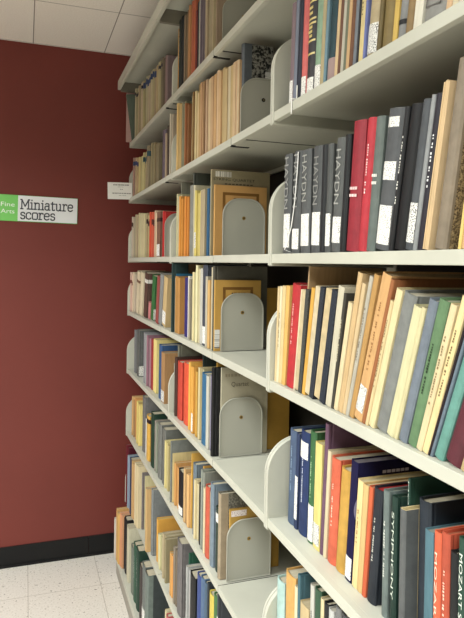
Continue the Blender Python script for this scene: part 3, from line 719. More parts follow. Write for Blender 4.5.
('p','pinkish brown score',(178,118,98),0.0167,2.0523,0.0036,0.2002,0.1315,0.0,{}),
('h','dark brown thin hardback',(70,44,34),0.0102,2.0472,0.0253,0.2061,0.1329,0.0,{}),
('h','red-orange hardback',(206,56,28),0.0129,2.019,0.06,0.1986,0.1411,0.0,{}),
('h','bright orange hardback',(230,74,22),0.0165,1.9479,0.06,0.2055,0.1409,0.0,{}),
('p','bright yellow score',(232,173,47),0.0124,1.8634,0.0192,0.2185,0.1268,0.0,{}),
('p','bright yellow score',(241,173,47),0.0149,1.8435,0.0192,0.2068,0.1268,0.0,{}),
('p','yellow-orange score with label',(224,159,39),0.0114,1.8212,0.0193,0.2111,0.1413,0.0,{'lab': (0.03,0.3)}),
('p','yellow-orange score with label',(216,156,43),0.0194,1.8012,0.0193,0.1999,0.1413,0.0,{}),
('p','yellow-orange score with label',(204,153,42),0.0126,1.7812,0.0193,0.2028,0.1413,0.0,{}),
('h','green-black tall hardback',(36,50,46),0.0291,1.7606,0.006,0.2569,0.1,0,{}),
('p','cream score',(210,192,140),0.0135,1.754,0.0165,0.2193,0.1426,0.0,{}),
('p','cream score',(178,166,121),0.0212,1.7368,0.0165,0.2169,0.1426,0.0,{}),
('h','teal blue hardback',(42,106,146),0.0122,1.7164,0.052,0.2116,0.1477,0.0,{}),
('p','grey-white score',(196,192,176),0.0116,1.6623,0.0244,0.2116,0.1312,0.0,{}),
('p','lavender score',(146,140,170),0.0167,1.6359,0.0237,0.2174,0.1326,0.0,{}),
('f','large mustard-yellow envelope',(200,148,18),0.0216,1.5951,0.005,0.2616,0.226,0.0,{}),
('h','broad black hardback',(20,20,22),0.0042,1.5893,0.016,0.2475,0.1171,0.0,{}),
('f','pale grey-cream QUARTET folder',(184,174,146),0.0271,1.5725,0.007,0.2487,0.1403,0.0,{'cover': 'after'}),
]),
('mid',6,0.7237,'sixth middle-bay shelf',[
('p','tall cream score with printed panel',(228,212,162),0.0175,2.0749,0.008,0.1847,0.12,0,{'panel': 1}),
('h','tall dove grey hardback',(124,128,122),0.0047,2.0663,0.008,0.2172,0.13,0,{}),
('p','cream-yellow score',(224,200,132),0.0115,2.0577,0.0028,0.1751,0.1581,0.0,{}),
('p','tan leaning folder',(218,164,88),0.0158,2.0543,0.0094,0.1361,0.1547,0.0,{}),
('p','amber folder',(212,155,77),0.0133,2.0419,0.019,0.1492,0.1362,0.0,{}),
('p','amber folder',(209,148,77),0.0195,2.0222,0.019,0.1391,0.1362,0.0,{}),
('p','amber folder',(222,162,79),0.0168,2.0026,0.019,0.1396,0.1362,0.0,{}),
('b','black hardback with label',(24,22,24),0.0114,1.9786,0.06,0.1492,0.1571,0.0,{'lab': (0.02,0.2),'sp2': (24,22,24)}),
('p','tan score',(211,168,106),0.0102,1.9001,0.0193,0.177,0.1565,0.0,{}),
('p','tan score',(187,148,93),0.0135,1.8801,0.0193,0.1652,0.1565,0.0,{}),
('p','tan score',(235,181,106),0.0119,1.8601,0.0193,0.1705,0.1565,0.0,{}),
('f','tall yellow folder',(226,170,44),0.0204,1.8395,0.005,0.2409,0.1,0,{}),
('h','slate blue-grey hardback',(108,124,136),0.0154,1.8087,0.0334,0.2241,0.1545,0.0,{}),
('p','cream score',(224,205,153),0.0104,1.7729,0.0143,0.1834,0.1358,0.0,{}),
('p','cream score',(209,194,148),0.0173,1.7579,0.0143,0.1751,0.1358,0.0,{}),
('f','tall amber folder',(224,166,60),0.0306,1.7424,0.005,0.2314,0.11,0,{}),
('h','black thin hardback',(28,26,26),0.0152,1.7368,0.0316,0.1859,0.1412,0.0,{}),
('p','grey score',(146,151,139),0.0119,1.703,0.0133,0.2375,0.1431,0.0,{}),
('p','grey score',(145,147,135),0.0146,1.6891,0.0133,0.2338,0.1431,0.0,{}),
('p','ivory thin score',(222,204,160),0.0118,1.674,0.0136,0.1934,0.1498,0.0,{}),
('h','orange-red hardback',(206,82,48),0.0119,1.6594,0.0337,0.2079,0.1426,0.0,{}),
('p','tan-grey score',(180,160,126),0.0164,1.6247,0.0188,0.1991,0.1531,0.0,{}),
('h','blue-grey hardback',(120,136,150),0.0102,1.6049,0.0279,0.2339,0.1576,0.0,{}),
('h','dark green hardback with label',(36,58,46),0.0167,1.5742,0.0377,0.1777,0.1464,0.0,{'lab': (0.78,0.92)}),
('f','ochre-yellow envelope',(190,140,20),0.0768,1.5351,0.004,0.1185,0.1179,0.0,{}),
('b','tall taupe hardback with speckled cover',(168,148,118),0.0105,1.5303,0.02,0.2326,0.0862,0.0,{'sp2': (110,106,92),'speck': 1}),
('f','mustard folder with white label',(196,150,44),0.0361,1.5095,0.008,0.1909,0.1111,0.0,{'cover': 'lab'}),
]),
('mid',7,0.385,'seventh middle-bay shelf',[
('p','orange-tan score',(218,161,75),0.01,2.0749,0.0152,0.1532,0.1387,0.0,{}),
('p','orange-tan score',(238,166,73),0.0118,2.059,0.0152,0.1501,0.1387,0.0,{}),
('p','orange-tan score',(243,181,77),0.0171,2.0431,0.0152,0.1473,0.1387,0.0,{}),
('p','taupe thin score',(147,134,116),0.01,2.0243,0.0194,0.1964,0.1562,0.0,{}),
('p','taupe thin score',(128,113,92),0.0136,2.0043,0.0194,0.1938,0.1562,0.0,{}),
('h','tall grey hardback',(116,110,110),0.01,1.9776,0.06,0.2489,0.1489,0.0,{}),
('h','emerald tall hardback',(38,94,70),0.0369,1.917,0.008,0.2179,0.04,0,{}),
('p','white speckled score',(177,177,174),0.01,1.8514,0.0164,0.2135,0.1428,0.0,{'dash': (60,60,60)}),
('p','white speckled score',(177,175,172),0.0157,1.8344,0.0164,0.2105,0.1428,0.0,{}),
('h','black hardback',(22,24,26),0.01,1.8093,0.06,0.218,0.13,0.0,{}),
('h','royal blue hardback',(54,76,142),0.01,1.7272,0.0385,0.2542,0.1445,0.0,{}),
('h','steel blue hardback',(82,110,146),0.01,1.6861,0.0328,0.2657,0.1588,0.0,{}),
('h','slate blue hardback',(70,96,120),0.01,1.6485,0.0296,0.2685,0.1472,0.0,{}),
('h','dark blue thin hardback',(40,50,60),0.01,1.6167,0.0115,0.279,0.1406,0.0,{}),
('h','lemon yellow hardback',(218,192,50),0.01,1.6011,0.0418,0.2641,0.1544,0.0,{}),
('h','leaf green hardback',(66,116,58),0.01,1.5573,0.025,0.2817,0.1507,0.0,{}),
('h','dark grey hardback with label',(70,74,80),0.01,1.5233,0.0082,0.2943,0.1588,0.0,{'lab': (0.5,0.8)}),
]),
('mid',8,0.1,'bottom middle-bay shelf',[
('h','black hardback',(28,30,30),-0.01,2.0745,0.02,0.235,0.1425,0,{}),
('p','cream score',(220,206,160),-0.01,2.0535,0.012,0.245,0.1399,0,{}),
('h','rose red hardback',(190,84,80),-0.01,2.038,0.025,0.238,0.1541,0,{}),
('h','dark green hardback',(34,64,50),-0.01,2.008,0.03,0.225,0.1482,0,{}),
]),
('far',1,2.1804,'top far-bay shelf',[
('f','pale pink folder',(198,156,148),-0.022,2.9968,0.006,0.245,0.1,0,{}),
('p','grey-green leaning score',(104,114,100),0.006,2.9898,0.012,0.235,0.1,0,{'tilt': 8}),
('p','cream taped score',(193,180,146),0.0087,2.9289,0.0193,0.2484,0.1274,0.0,{'band': (0.86,0.92,(52,48,56))}),
('p','cream taped score',(169,157,117),0.0106,2.9089,0.0193,0.237,0.1274,0.0,{'band': (0.8547152894929548,0.92,(52,48,56))}),
('p','cream taped score',(209,201,154),0.016,2.8889,0.0193,0.2406,0.1274,0.0,{'band': (0.8544820945667906,0.92,(52,48,56))}),
('p','buff taped score',(187,160,126),0.0125,2.8566,0.0193,0.2425,0.1383,0.0,{}),
('p','buff taped score',(161,148,112),0.0148,2.8366,0.0193,0.2391,0.1383,0.0,{}),
('p','buff taped score',(171,151,111),0.0152,2.8166,0.0193,0.2335,0.1383,0.0,{}),
('p','ivory taped score',(205,185,154),0.0129,2.7876,0.0193,0.2434,0.1297,0.0,{'band': (0.86,0.92,(52,48,56))}),
('p','ivory taped score',(211,192,159),0.0178,2.7676,0.0193,0.2355,0.1297,0.0,{'band': (0.8411438610407478,0.92,(52,48,56))}),
('p','ivory taped score',(183,171,141),0.017,2.7476,0.0193,0.2376,0.1297,0.0,{'band': (0.8526021559480306,0.92,(52,48,56))}),
('p','straw taped score',(185,173,121),0.0102,2.7217,0.0187,0.2281,0.1323,0.0,{'band': (0.84,0.95,(44,66,110))}),
('p','straw taped score',(171,151,104),0.0145,2.7023,0.0187,0.2259,0.1323,0.0,{'band': (0.8429069558423553,0.95,(44,66,110))}),
('p','straw taped score',(158,146,104),0.0115,2.6828,0.0187,0.2201,0.1323,0.0,{'band': (0.832917970202565,0.95,(44,66,110))}),
('p','cream taped score',(189,180,140),0.012,2.6587,0.0179,0.2305,0.133,0.0,{'band': (0.84,0.95,(44,66,110))}),
('p','cream taped score',(186,170,137),0.014,2.6401,0.0179,0.2201,0.133,0.0,{'band': (0.8216279479307067,0.95,(44,66,110))}),
('p','cream taped score',(216,192,156),0.0164,2.6215,0.0179,0.219,0.133,0.0,{'band': (0.8419625317363179,0.95,(44,66,110))}),
('p','grey-cream taped score',(184,164,138),0.014,2.5984,0.0157,0.2192,0.1353,0.0,{'band': (0.84,0.95,(44,66,110))}),
('p','grey-cream taped score',(193,184,143),0.0213,2.582,0.0157,0.2152,0.1353,0.0,{'band': (0.8219654862954547,0.95,(44,66,110))}),
('p','grey-cream taped score',(188,180,139),0.0168,2.5657,0.0157,0.2126,0.1353,0.0,{'band': (0.824307168853468,0.95,(44,66,110))}),
('p','ivory taped score',(202,185,146),0.0094,2.5449,0.015,0.2184,0.1341,0.0,{'band': (0.84,0.95,(44,66,110))}),
('p','ivory taped score',(178,168,126),0.0159,2.5292,0.015,0.2161,0.1341,0.0,{'band': (0.8480921128268982,0.95,(44,66,110))}),
('p','ivory taped score',(196,187,145),0.0145,2.5134,0.015,0.2077,0.1341,0.0,{'band': (0.8390895602535356,0.95,(44,66,110))}),
('p','buff taped score',(184,172,127),0.008,2.4935,0.0145,0.2129,0.1306,0.0,{'band': (0.84,0.95,(44,66,110))}),
('p','buff taped score',(172,161,118),0.0115,2.4783,0.0145,0.2035,0.1306,0.0,{'band': (0.843930118166983,0.95,(44,66,110))}),
('p','buff taped score',(179,154,122),0.0108,2.4632,0.0145,0.2049,0.1306,0.0,{'band': (0.825302681762436,0.95,(44,66,110))}),
('p','straw taped score',(200,176,129),0.0137,2.444,0.0139,0.2132,0.1355,0.0,{}),
('p','straw taped score',(172,155,112),0.019,2.4294,0.0139,0.2074,0.1355,0.0,{}),
('p','straw taped score',(192,165,120),0.0193,2.4148,0.0139,0.212,0.1355,0.0,{}),
('p','cream taped score',(195,180,138),0.0112,2.3963,0.0204,0.2117,0.1458,0.0,{'band': (0.86,0.92,(52,48,56))}),
('p','cream taped score',(184,168,127),0.0166,2.3752,0.0204,0.2055,0.1458,0.0,{'band': (0.846727768871167,0.92,(52,48,56))}),
('p','taupe taped score',(136,126,97),0.0119,2.3503,0.0197,0.2062,0.1263,0.0,{'band': (0.86,0.92,(52,48,56))}),
('p','taupe taped score',(122,108,89),0.0157,2.3299,0.0197,0.2023,0.1263,0.0,{'band': (0.8428741400831197,0.92,(52,48,56))}),
('p','grey-brown taped score',(123,109,92),0.0086,2.3059,0.0155,0.2007,0.1464,0.0,{}),
('p','grey-brown taped score',(118,98,88),0.0147,2.2897,0.0155,0.197,0.1464,0.0,{}),
('p','mauve-grey thin score',(154,125,122),0.0115,2.2631,0.0166,0.1963,0.1343,0.0,{}),
('p','mauve-grey thin score',(137,116,116),0.0126,2.2458,0.0166,0.1892,0.1343,0.0,{}),
]),
('far',2,1.9008,'second far-bay shelf',[
('p','pale pink rounded pamphlet',(206,170,162),0.015,2.9972,0.0028,0.1486,0.1471,0.0,{}),
('p','rosy tan taped score',(184,143,125),0.0115,2.9769,0.0193,0.1976,0.1396,0.0,{'band': (0.8,0.9,(50,72,112))}),
('p','rosy tan taped score',(145,122,105),0.0177,2.9569,0.0193,0.193,0.1396,0.0,{'band': (0.7878110595579526,0.9,(50,72,112))}),
('p','rosy tan taped score',(189,159,131),0.0173,2.9369,0.0193,0.1893,0.1396,0.0,{'band': (0.7898566117736469,0.9,(50,72,112))}),
('p','straw taped score',(196,167,125),0.0092,2.8961,0.0193,0.1851,0.1442,0.0,{'band': (0.8,0.9,(50,62,112))}),
('p','straw taped score',(194,172,124),0.0124,2.8761,0.0193,0.1818,0.1442,0.0,{'band': (0.8057256826817655,0.9,(50,62,112))}),
('p','straw taped score',(195,163,116),0.0109,2.8561,0.0193,0.1739,0.1442,0.0,{'band': (0.7823340704810332,0.9,(50,62,112))}),
('p','cream-yellow score',(212,192,127),0.0083,2.8035,0.0193,0.1725,0.1327,0.0,{}),
('p','cream-yellow score',(179,164,111),0.0145,2.7835,0.0193,0.1708,0.1327,0.0,{}),
('p','cream-yellow score',(209,196,133),0.0155,2.7635,0.0193,0.1708,0.1327,0.0,{}),
('p','pale yellow teal-taped score',(209,194,134),0.013,2.7163,0.0188,0.1793,0.1435,0.0,{'band': (0.76,0.88,(40,84,92))}),
('p','pale yellow teal-taped score',(171,156,113),0.0197,2.6968,0.0188,0.1713,0.1435,0.0,{'band': (0.7461717024154575,0.88,(40,84,92))}),
('p','pale yellow teal-taped score',(214,195,132),0.0193,2.6773,0.0188,0.176,0.1435,0.0,{'band': (0.7589460948777779,0.88,(40,84,92))}),
('p','greyish tan teal-taped score',(160,144,112),0.0132,2.653,0.06,0.1889,0.1449,0.1225,{'band': (0.76,0.88,(38,84,96))}),
('p','tall taupe score',(156,141,103),0.0112,2.5256,0.0193,0.1879,0.1426,0.0,{}),
('p','tall taupe score',(138,128,95),0.0144,2.5056,0.0193,0.1763,0.1426,0.0,{}),
('p','tall taupe score',(155,137,99),0.0151,2.4856,0.0193,0.1821,0.1426,0.0,{}),
('p','grey-brown broad score',(134,120,90),0.0096,2.4173,0.06,0.1608,0.1284,0.0,{}),
('h','violet-grey hardback',(104,92,106),0.0132,2.3173,0.0543,0.195,0.1335,0.0,{}),
('p','brown and cream thin score',(178,154,126),0.013,2.2595,0.0201,0.1748,0.1449,0.0,{}),
('p','brown and cream thin score',(167,155,116),0.0197,2.2387,0.0201,0.1719,0.1449,0.0,{}),
('p','dark umber thin score',(87,73,64),0.0111,2.2145,0.0177,0.1949,0.1384,0.0,{}),
('p','dark umber thin score',(95,83,67),0.0177,2.1961,0.0177,0.1919,0.1384,0.0,{}),
('p','ivory thin score',(199,186,163),0.0099,2.1744,0.0139,0.232,0.1377,0.0,{}),
('p','ivory thin score',(183,165,140),0.0158,2.1598,0.0139,0.2255,0.1377,0.0,{}),
]),
('far',3,1.6011,'third far-bay shelf',[
('p','pinkish white taped score',(208,189,170),0.0125,2.9972,0.0183,0.2044,0.1285,0.0,{'band': (0.76,0.86,(70,40,30))}),
('p','pinkish white taped score',(207,190,162),0.0148,2.9783,0.0183,0.2001,0.1285,0.0,{'band': (0.7437817113848151,0.86,(70,40,30))}),
('p','grey-white score',(194,179,148),0.0129,2.9534,0.0193,0.1983,0.1436,0.0,{}),
('p','grey-white score',(163,150,131),0.015,2.9334,0.0193,0.1937,0.1436,0.0,{}),
('p','grey-white score',(172,155,128),0.0206,2.9134,0.0193,0.1962,0.1436,0.0,{}),
('p','buff thin score',(184,170,130),0.0105,2.8844,0.0193,0.2078,0.1401,0.0,{}),
('p','buff thin score',(190,167,132),0.0122,2.8644,0.0193,0.2045,0.1401,0.0,{}),
('p','buff thin score',(168,153,121),0.0164,2.8444,0.0193,0.2013,0.1401,0.0,{}),
('p','cream score',(211,195,146),0.0142,2.8183,0.0193,0.2106,0.1348,0.0,{}),
('p','cream score',(206,196,152),0.0182,2.7983,0.0193,0.2033,0.1348,0.0,{}),
('p','cream score',(215,199,156),0.0214,2.7783,0.0193,0.2011,0.1348,0.0,{}),
('p','cream-yellow score',(208,195,147),0.0082,2.7144,0.0193,0.2022,0.1459,0.0,{}),
('p','cream-yellow score',(205,190,147),0.0099,2.6944,0.0193,0.1966,0.1459,0.0,{}),
('p','cream-yellow score',(216,200,149),0.0122,2.6744,0.0193,0.1962,0.1459,0.0,{}),
('p','tan dark-taped score',(177,155,113),0.0143,2.6221,0.0193,0.195,0.1319,0.0,{'band': (0.76,0.86,(60,34,26))}),
('p','tan dark-taped score',(191,171,119),0.0187,2.6021,0.0193,0.1833,0.1319,0.0,{'band': (0.7454918622734757,0.86,(60,34,26))}),
('p','tan dark-taped score',(142,132,97),0.0189,2.5821,0.0193,0.1929,0.1319,0.0,{'band': (0.7563007974366579,0.86,(60,34,26))}),
('p','vermilion score',(226,80,42),0.0142,2.5533,0.0183,0.1949,0.1345,0.0,{}),
('p','vermilion score',(219,80,38),0.0181,2.5343,0.0183,0.1835,0.1345,0.0,{}),
('p','vermilion score',(200,69,37),0.0161,2.5154,0.0183,0.1831,0.1345,0.0,{}),
('p','orange-red taped score',(220,91,57),0.0117,2.4921,0.0161,0.1899,0.1363,0.0,{'band': (0.72,0.84,(90,34,24))}),
('p','orange-red taped score',(206,88,57),0.0152,2.4753,0.0161,0.186,0.1363,0.0,{'band': (0.7003992501814331,0.84,(90,34,24))}),
('p','orange-red taped score',(200,85,50),0.0183,2.4586,0.0161,0.1846,0.1363,0.0,{'band': (0.7222441186905975,0.84,(90,34,24))}),
('p','tan-white score',(211,180,148),0.0125,2.4377,0.0154,0.1926,0.1429,0.0,{}),
('p','tan-white score',(225,192,153),0.0151,2.4216,0.0154,0.181,0.1429,0.0,{}),
('p','tan-white score',(198,172,137),0.0168,2.4055,0.0154,0.1884,0.1429,0.0,{}),
('h','brown hardback with label',(128,88,68),0.0091,2.3854,0.06,0.181,0.1333,0.0,{'lab': (0.02,0.28),'band': (0.78,0.86,(60,34,26))}),
('p','bright red folder',(204,36,33),0.0126,2.2833,0.019,0.1775,0.12,0.0,{}),
('p','bright red folder',(191,34,26),0.0154,2.2637,0.019,0.1718,0.12,0.0,{}),
]),
('far',4,1.3326,'fourth far-bay shelf',[
('p','pinkish cream taped score',(220,182,164),0.008,2.9972,0.0189,0.1945,0.1302,0.0,{'band': (0.72,0.8,(120,54,44))}),
('p','pinkish cream taped score',(235,194,169),0.0137,2.9776,0.0189,0.1837,0.1302,0.0,{'band': (0.7050373829028412,0.8,(120,54,44))}),
('p','pinkish cream taped score',(228,195,166),0.0142,2.9579,0.0189,0.1887,0.1302,0.0,{'band': (0.7251640905358739,0.8,(120,54,44))}),
('p','pale cream score',(223,200,167),0.0097,2.9324,0.0193,0.196,0.1323,0.0,{}),
('p','pale cream score',(191,177,146),0.014,2.9124,0.0193,0.1934,0.1323,0.0,{}),
('p','pale cream score',(210,191,166),0.0107,2.8924,0.0193,0.1858,0.1323,0.0,{}),
('p','ivory score',(224,206,170),0.011,2.8471,0.06,0.1999,0.1367,0.16,{'band': (0.74,0.8,(120,80,60))}),
('p','cream leaning score',(226,208,172),0.0105,2.7507,0.06,0.1988,0.1408,0.16,{}),
('h','dark brown hardback',(92,64,54),0.0084,2.6505,0.06,0.1988,0.1451,0.16,{'band': (0.78,0.86,(226,220,210))}),
('p','short pink pamphlet',(214,128,128),0.0143,2.5615,0.0354,0.0723,0.12,0.16,{}),
('h','leaf green hardback with label',(46,110,54),0.0138,2.5125,0.06,0.1891,0.1291,0.16,{'labside3': 1}),
('p','red-brown score',(160,74,68),0.0081,2.3794,0.046,0.1908,0.1263,0.16,{}),
('p','grey score',(140,140,138),0.0098,2.329,0.0551,0.1991,0.1407,0.1503,{}),
('p','tan score with label',(206,174,116),0.0096,2.2625,0.06,0.1906,0.1292,0.1591,{'lab': (0.05,0.3)}),
]),
('far',5,1.0392,'fifth far-bay shelf',[
('p','grey thin score',(133,130,133),0.0159,2.8983,0.0193,0.2083,0.1365,0.0,{}),
('p','grey thin score',(121,122,122),0.0184,2.8783,0.0193,0.2025,0.1365,0.0,{}),
('p','grey thin score',(124,127,119),0.0227,2.8583,0.0193,0.2029,0.1365,0.0,{}),
('h','dark grey hardback',(96,98,96),0.0146,2.8256,0.06,0.2191,0.1448,0.0,{'labside3': 1}),
('p','light grey score',(150,147,152),0.0125,2.6362,0.0193,0.2251,0.1475,0.0,{}),
('p','light grey score',(165,166,164),0.0157,2.6162,0.0193,0.2208,0.1475,0.0,{}),
('p','light grey score',(148,150,144),0.0186,2.5962,0.0193,0.2144,0.1475,0.0,{}),
('p','mauve score',(160,111,126),0.0122,2.5706,0.0187,0.2201,0.1402,0.0,{}),
('p','mauve score',(128,99,106),0.0178,2.5512,0.0187,0.2104,0.1402,0.0,{}),
('p','mauve score',(173,125,138),0.0181,2.5318,0.0187,0.2125,0.1402,0.0,{}),
('h','brick red hardback',(170,44,44),0.0185,2.508,0.0472,0.2137,0.1413,0.0,{}),
('p','pale yellow broad score',(236,214,124),0.0189,2.4566,0.06,0.2198,0.16,0.0,{}),
('h','royal blue hardback',(48,88,136),0.0154,2.34,0.0563,0.2131,0.15,0.0,{}),
('p','light brown box with label',(176,130,78),0.0122,2.2727,0.06,0.1926,0.15,0.0,{'lab': (0.02,0.24),'labp': 1}),
]),
('far',6,0.7237,'sixth far-bay shelf',[
('p','tan score',(212,166,102),0.0135,2.9319,0.0167,0.1907,0.1413,0.0,{}),
('p','tan score',(234,180,103),0.019,2.9145,0.0167,0.1874,0.1413,0.0,{}),
('p','tan score',(179,138,86),0.0154,2.897,0.0167,0.1791,0.1413,0.0,{}),
('p','orange leaning score',(214,150,74),0.0173,2.8482,0.046,0.1931,0.1363,-0.16,{}),
('p','pale yellow score',(233,213,106),0.0123,2.7908,0.0193,0.198,0.1301,0.0,{}),
('p','pale yellow score',(198,170,93),0.0146,2.7708,0.0193,0.1964,0.1301,0.0,{}),
('p','pale yellow score',(248,221,116),0.0139,2.7508,0.0193,0.1901,0.1301,0.0,{}),
('h','grey-taupe tall hardback',(116,114,112),0.0184,2.6868,0.06,0.248,0.15,0.0,{}),
('p','white thin score',(218,211,202),0.0178,2.5946,0.0133,0.1652,0.1343,0.0,{}),
('p','white thin score',(197,191,171),0.0189,2.5806,0.0133,0.157,0.1343,0.0,{}),
('b','yellow hardback with black top',(228,172,42),0.0138,2.562,0.06,0.1927,0.1386,0.0,{'band': (0.84,0.93,(40,24,30))}),
('h','dark green hardback',(30,62,46),0.015,2.4775,0.06,0.2243,0.15,0.0,{}),
('p','grey tall score',(149,139,128),0.0165,2.398,0.0178,0.2072,0.1356,0.0,{}),
('p','grey tall score',(146,151,133),0.0179,2.3795,0.0178,0.2022,0.1356,0.0,{}),
('p','grey tall score',(142,143,123),0.0231,2.3609,0.0178,0.2022,0.1356,0.0,{}),
('h','grey hardback',(120,122,116),0.016,2.3385,0.06,0.2157,0.1272,0.0,{}),
('h','broad grey hardback',(112,114,108),0.0177,2.2688,0.059,0.2143,0.1287,0.0,{}),
('p','cream-yellow score',(225,207,133),0.0151,2.2063,0.0163,0.1796,0.1466,0.0,{}),
('p','cream-yellow score',(210,195,127),0.0201,2.1893,0.0163,0.1754,0.1466,0.0,{}),
('p','cream-yellow score',(192,174,115),0.0184,2.1722,0.0163,0.1719,0.1466,0.0,{}),
]),
('far',7,0.385,'seventh far-bay shelf',[
('p','maroon thin folder',(113,31,41),-0.012,2.9267,0.0172,0.2937,0.169,0.0,{}),
('p','maroon thin folder',(87,22,36),-0.0053,2.9088,0.0172,0.2829,0.169,0.0,{}),
('p','pale blue-grey score',(145,163,179),-0.012,2.8838,0.0175,0.2525,0.1653,0.0,{}),
('p','pale blue-grey score',(160,167,190),-0.0054,2.8656,0.0175,0.244,0.1653,0.0,{}),
('p','pale blue-grey score',(159,167,189),-0.0054,2.8474,0.0175,0.2493,0.1653,0.0,{}),
('h','navy hardback',(48,62,92),-0.012,2.8256,0.0526,0.261,0.1594,0.0,{}),
('p','tan score',(208,166,101),-0.012,2.7665,0.0193,0.2655,0.1519,0.0,{}),
('p','tan score',(205,160,100),-0.0092,2.7465,0.0193,0.2562,0.1519,0.0,{}),
('p','tan score',(214,164,111),-0.0056,2.7265,0.0193,0.2619,0.1519,0.0,{}),
('p','cream score',(224,205,161),-0.012,2.6868,0.0193,0.2818,0.155,0.0,{}),
('p','cream score',(216,196,149),-0.0097,2.6668,0.0193,0.2788,0.155,0.0,{}),
('p','cream score',(226,205,159),-0.0074,2.6468,0.0193,0.2792,0.155,0.0,{}),
('h','taupe grey hardback',(126,116,114),0.01,2.6262,0.0125,0.2515,0.1667,0.0,{}),
('p','pale cream score',(220,206,150),0.022,2.613,0.0028,0.2392,0.12,0.0,{}),
('p','tan broad score',(214,172,108),-0.0112,2.4315,0.0294,0.2597,0.13,0,{}),
('h','grey hardback',(128,132,132),0.0046,2.3935,0.0286,0.2676,0.13,0,{}),
('f','bright amber folder',(232,166,30),0.016,2.3328,0.0241,0.1695,0.1,0.0,{}),
('p','ivory score',(214,198,150),0.014,2.2938,0.0163,0.1241,0.1536,0.0,{}),
('p','warm cream score',(217,210,154),0.012,2.2667,0.0185,0.1363,0.1615,0.0,{}),
('p','warm cream score',(189,177,129),0.0172,2.2475,0.0185,0.1315,0.1615,0.0,{}),
('p','warm cream score',(209,194,155),0.0191,2.2282,0.0185,0.13,0.1615,0.0,{}),
('p','greyish cream score',(190,171,132),0.01,2.1988,0.0175,0.17,0.1594,0.0,{}),
('p','greyish cream score',(182,166,125),0.0177,2.1806,0.0175,0.1662,0.1594,0.0,{}),
('p','greyish cream score',(154,141,103),0.0114,2.1623,0.0175,0.1629,0.1594,0.0,{}),
]),
('far',8,0.1,'bottom far-bay shelf',[
('p','white thin folder',(222,209,194),-0.056,2.9972,0.0194,0.191,0.1767,0.0,{}),
('p','white thin folder',(222,209,188),-0.0482,2.9772,0.0194,0.1791,0.1767,0.0,{}),
('p','tan folder',(221,167,89),-0.052,2.9565,0.0193,0.2539,0.15,0.0,{}),
('p','tan folder',(209,162,87),-0.0507,2.9365,0.0193,0.2442,0.15,0.0,{}),
('p','tan folder',(229,180,89),-0.05,2.9165,0.0193,0.2446,0.15,0.0,{}),
('p','apricot folder',(230,161,107),-0.044,2.8959,0.0154,0.258,0.15,0.0,{}),
('p','apricot folder',(225,153,106),-0.0412,2.8798,0.0154,0.2556,0.15,0.0,{}),
('p','apricot folder',(212,150,101),-0.0383,2.8637,0.0154,0.2569,0.15,0.0,{}),
('h','black hardback',(28,26,28),-0.03,2.8471,0.0028,0.2496,0.1655,0.0,{}),
('h','black cloth hardback',(34,32,34),-0.03,2.8437,0.0586,0.258,0.1788,0.0,{}),
('p','pale cream thick score',(214,206,174),-0.03,2.7696,0.06,0.2497,0.1777,0.0,{}),
('h','grey-green hardback',(120,128,114),-0.03,2.66,0.06,0.2097,0.1547,0.0,{}),
('h','green lettered hardback',(40,88,66),-0.03,2.5945,0.0584,0.2482,0.1693,0.0,{'dash': (190,205,190)}),
('h','bottle green lettered hardback',(28,66,50),-0.03,2.5314,0.06,0.258,0.1638,0.0,{'dash': (180,195,180)}),
('h','dark umber hardback',(66,56,52),-0.03,2.4512,0.0568,0.2243,0.1563,0.0,{}),
('h','grey hardback with spine label',(112,118,114),-0.03,2.3912,0.06,0.258,0.1791,0.0,{'lab': (0.06,0.32),'dash': (40,44,42)}),
('b','thick grey-green binder',(118,130,122),-0.03,2.3306,0.06,0.2543,0.16,0.0,{'sp2': (64,70,70)}),
]),
]
BOOKENDS = [(1, 2.1804, 0.5204, 1.61), (2, 1.9008, 0.52, 1.447), (3, 1.6011, 0.5219, 1.586), (4, 1.3326, 0.5204, 1.582), (5, 1.0392, 0.5144, 1.563), (6, 0.7237, 0.5188, 1.499)]
SHELF_WORD = {}
def build_books():
    seen = {}
    todo = []
    for bay, sh, h, phrase, L in BOOKS:
        counts = {}
        for r in L: counts[r[1]] = counts.get(r[1], 0) + 1
        k = {}
        for i, r in enumerate(L):
            desc = r[1]
            if counts[desc] > 1:
                k[desc] = k.get(desc, 0) + 1
                lab = '%s %s from the left on the %s' % (ORD[k[desc] - 1], desc, phrase)
            elif i == 0: lab = '%s at the left end of the %s' % (desc, phrase)
            else:
                lab = '%s right of %s on %s' % (desc, L[i - 1][1], phrase)
                if len(lab.split()) > 16: lab = '%s on the %s' % (desc, phrase)
            if lab in seen: raise ValueError('label twice ' + lab)
            seen[lab] = 1
            kind, desc, rgb, s, yfar, t, H, dep, lean, o = r
            make_book(kind, desc, rgb, s, yfar, t, H, dep, lean, o, h, lab, 'books and scores on the ' + phrase)
build_books()

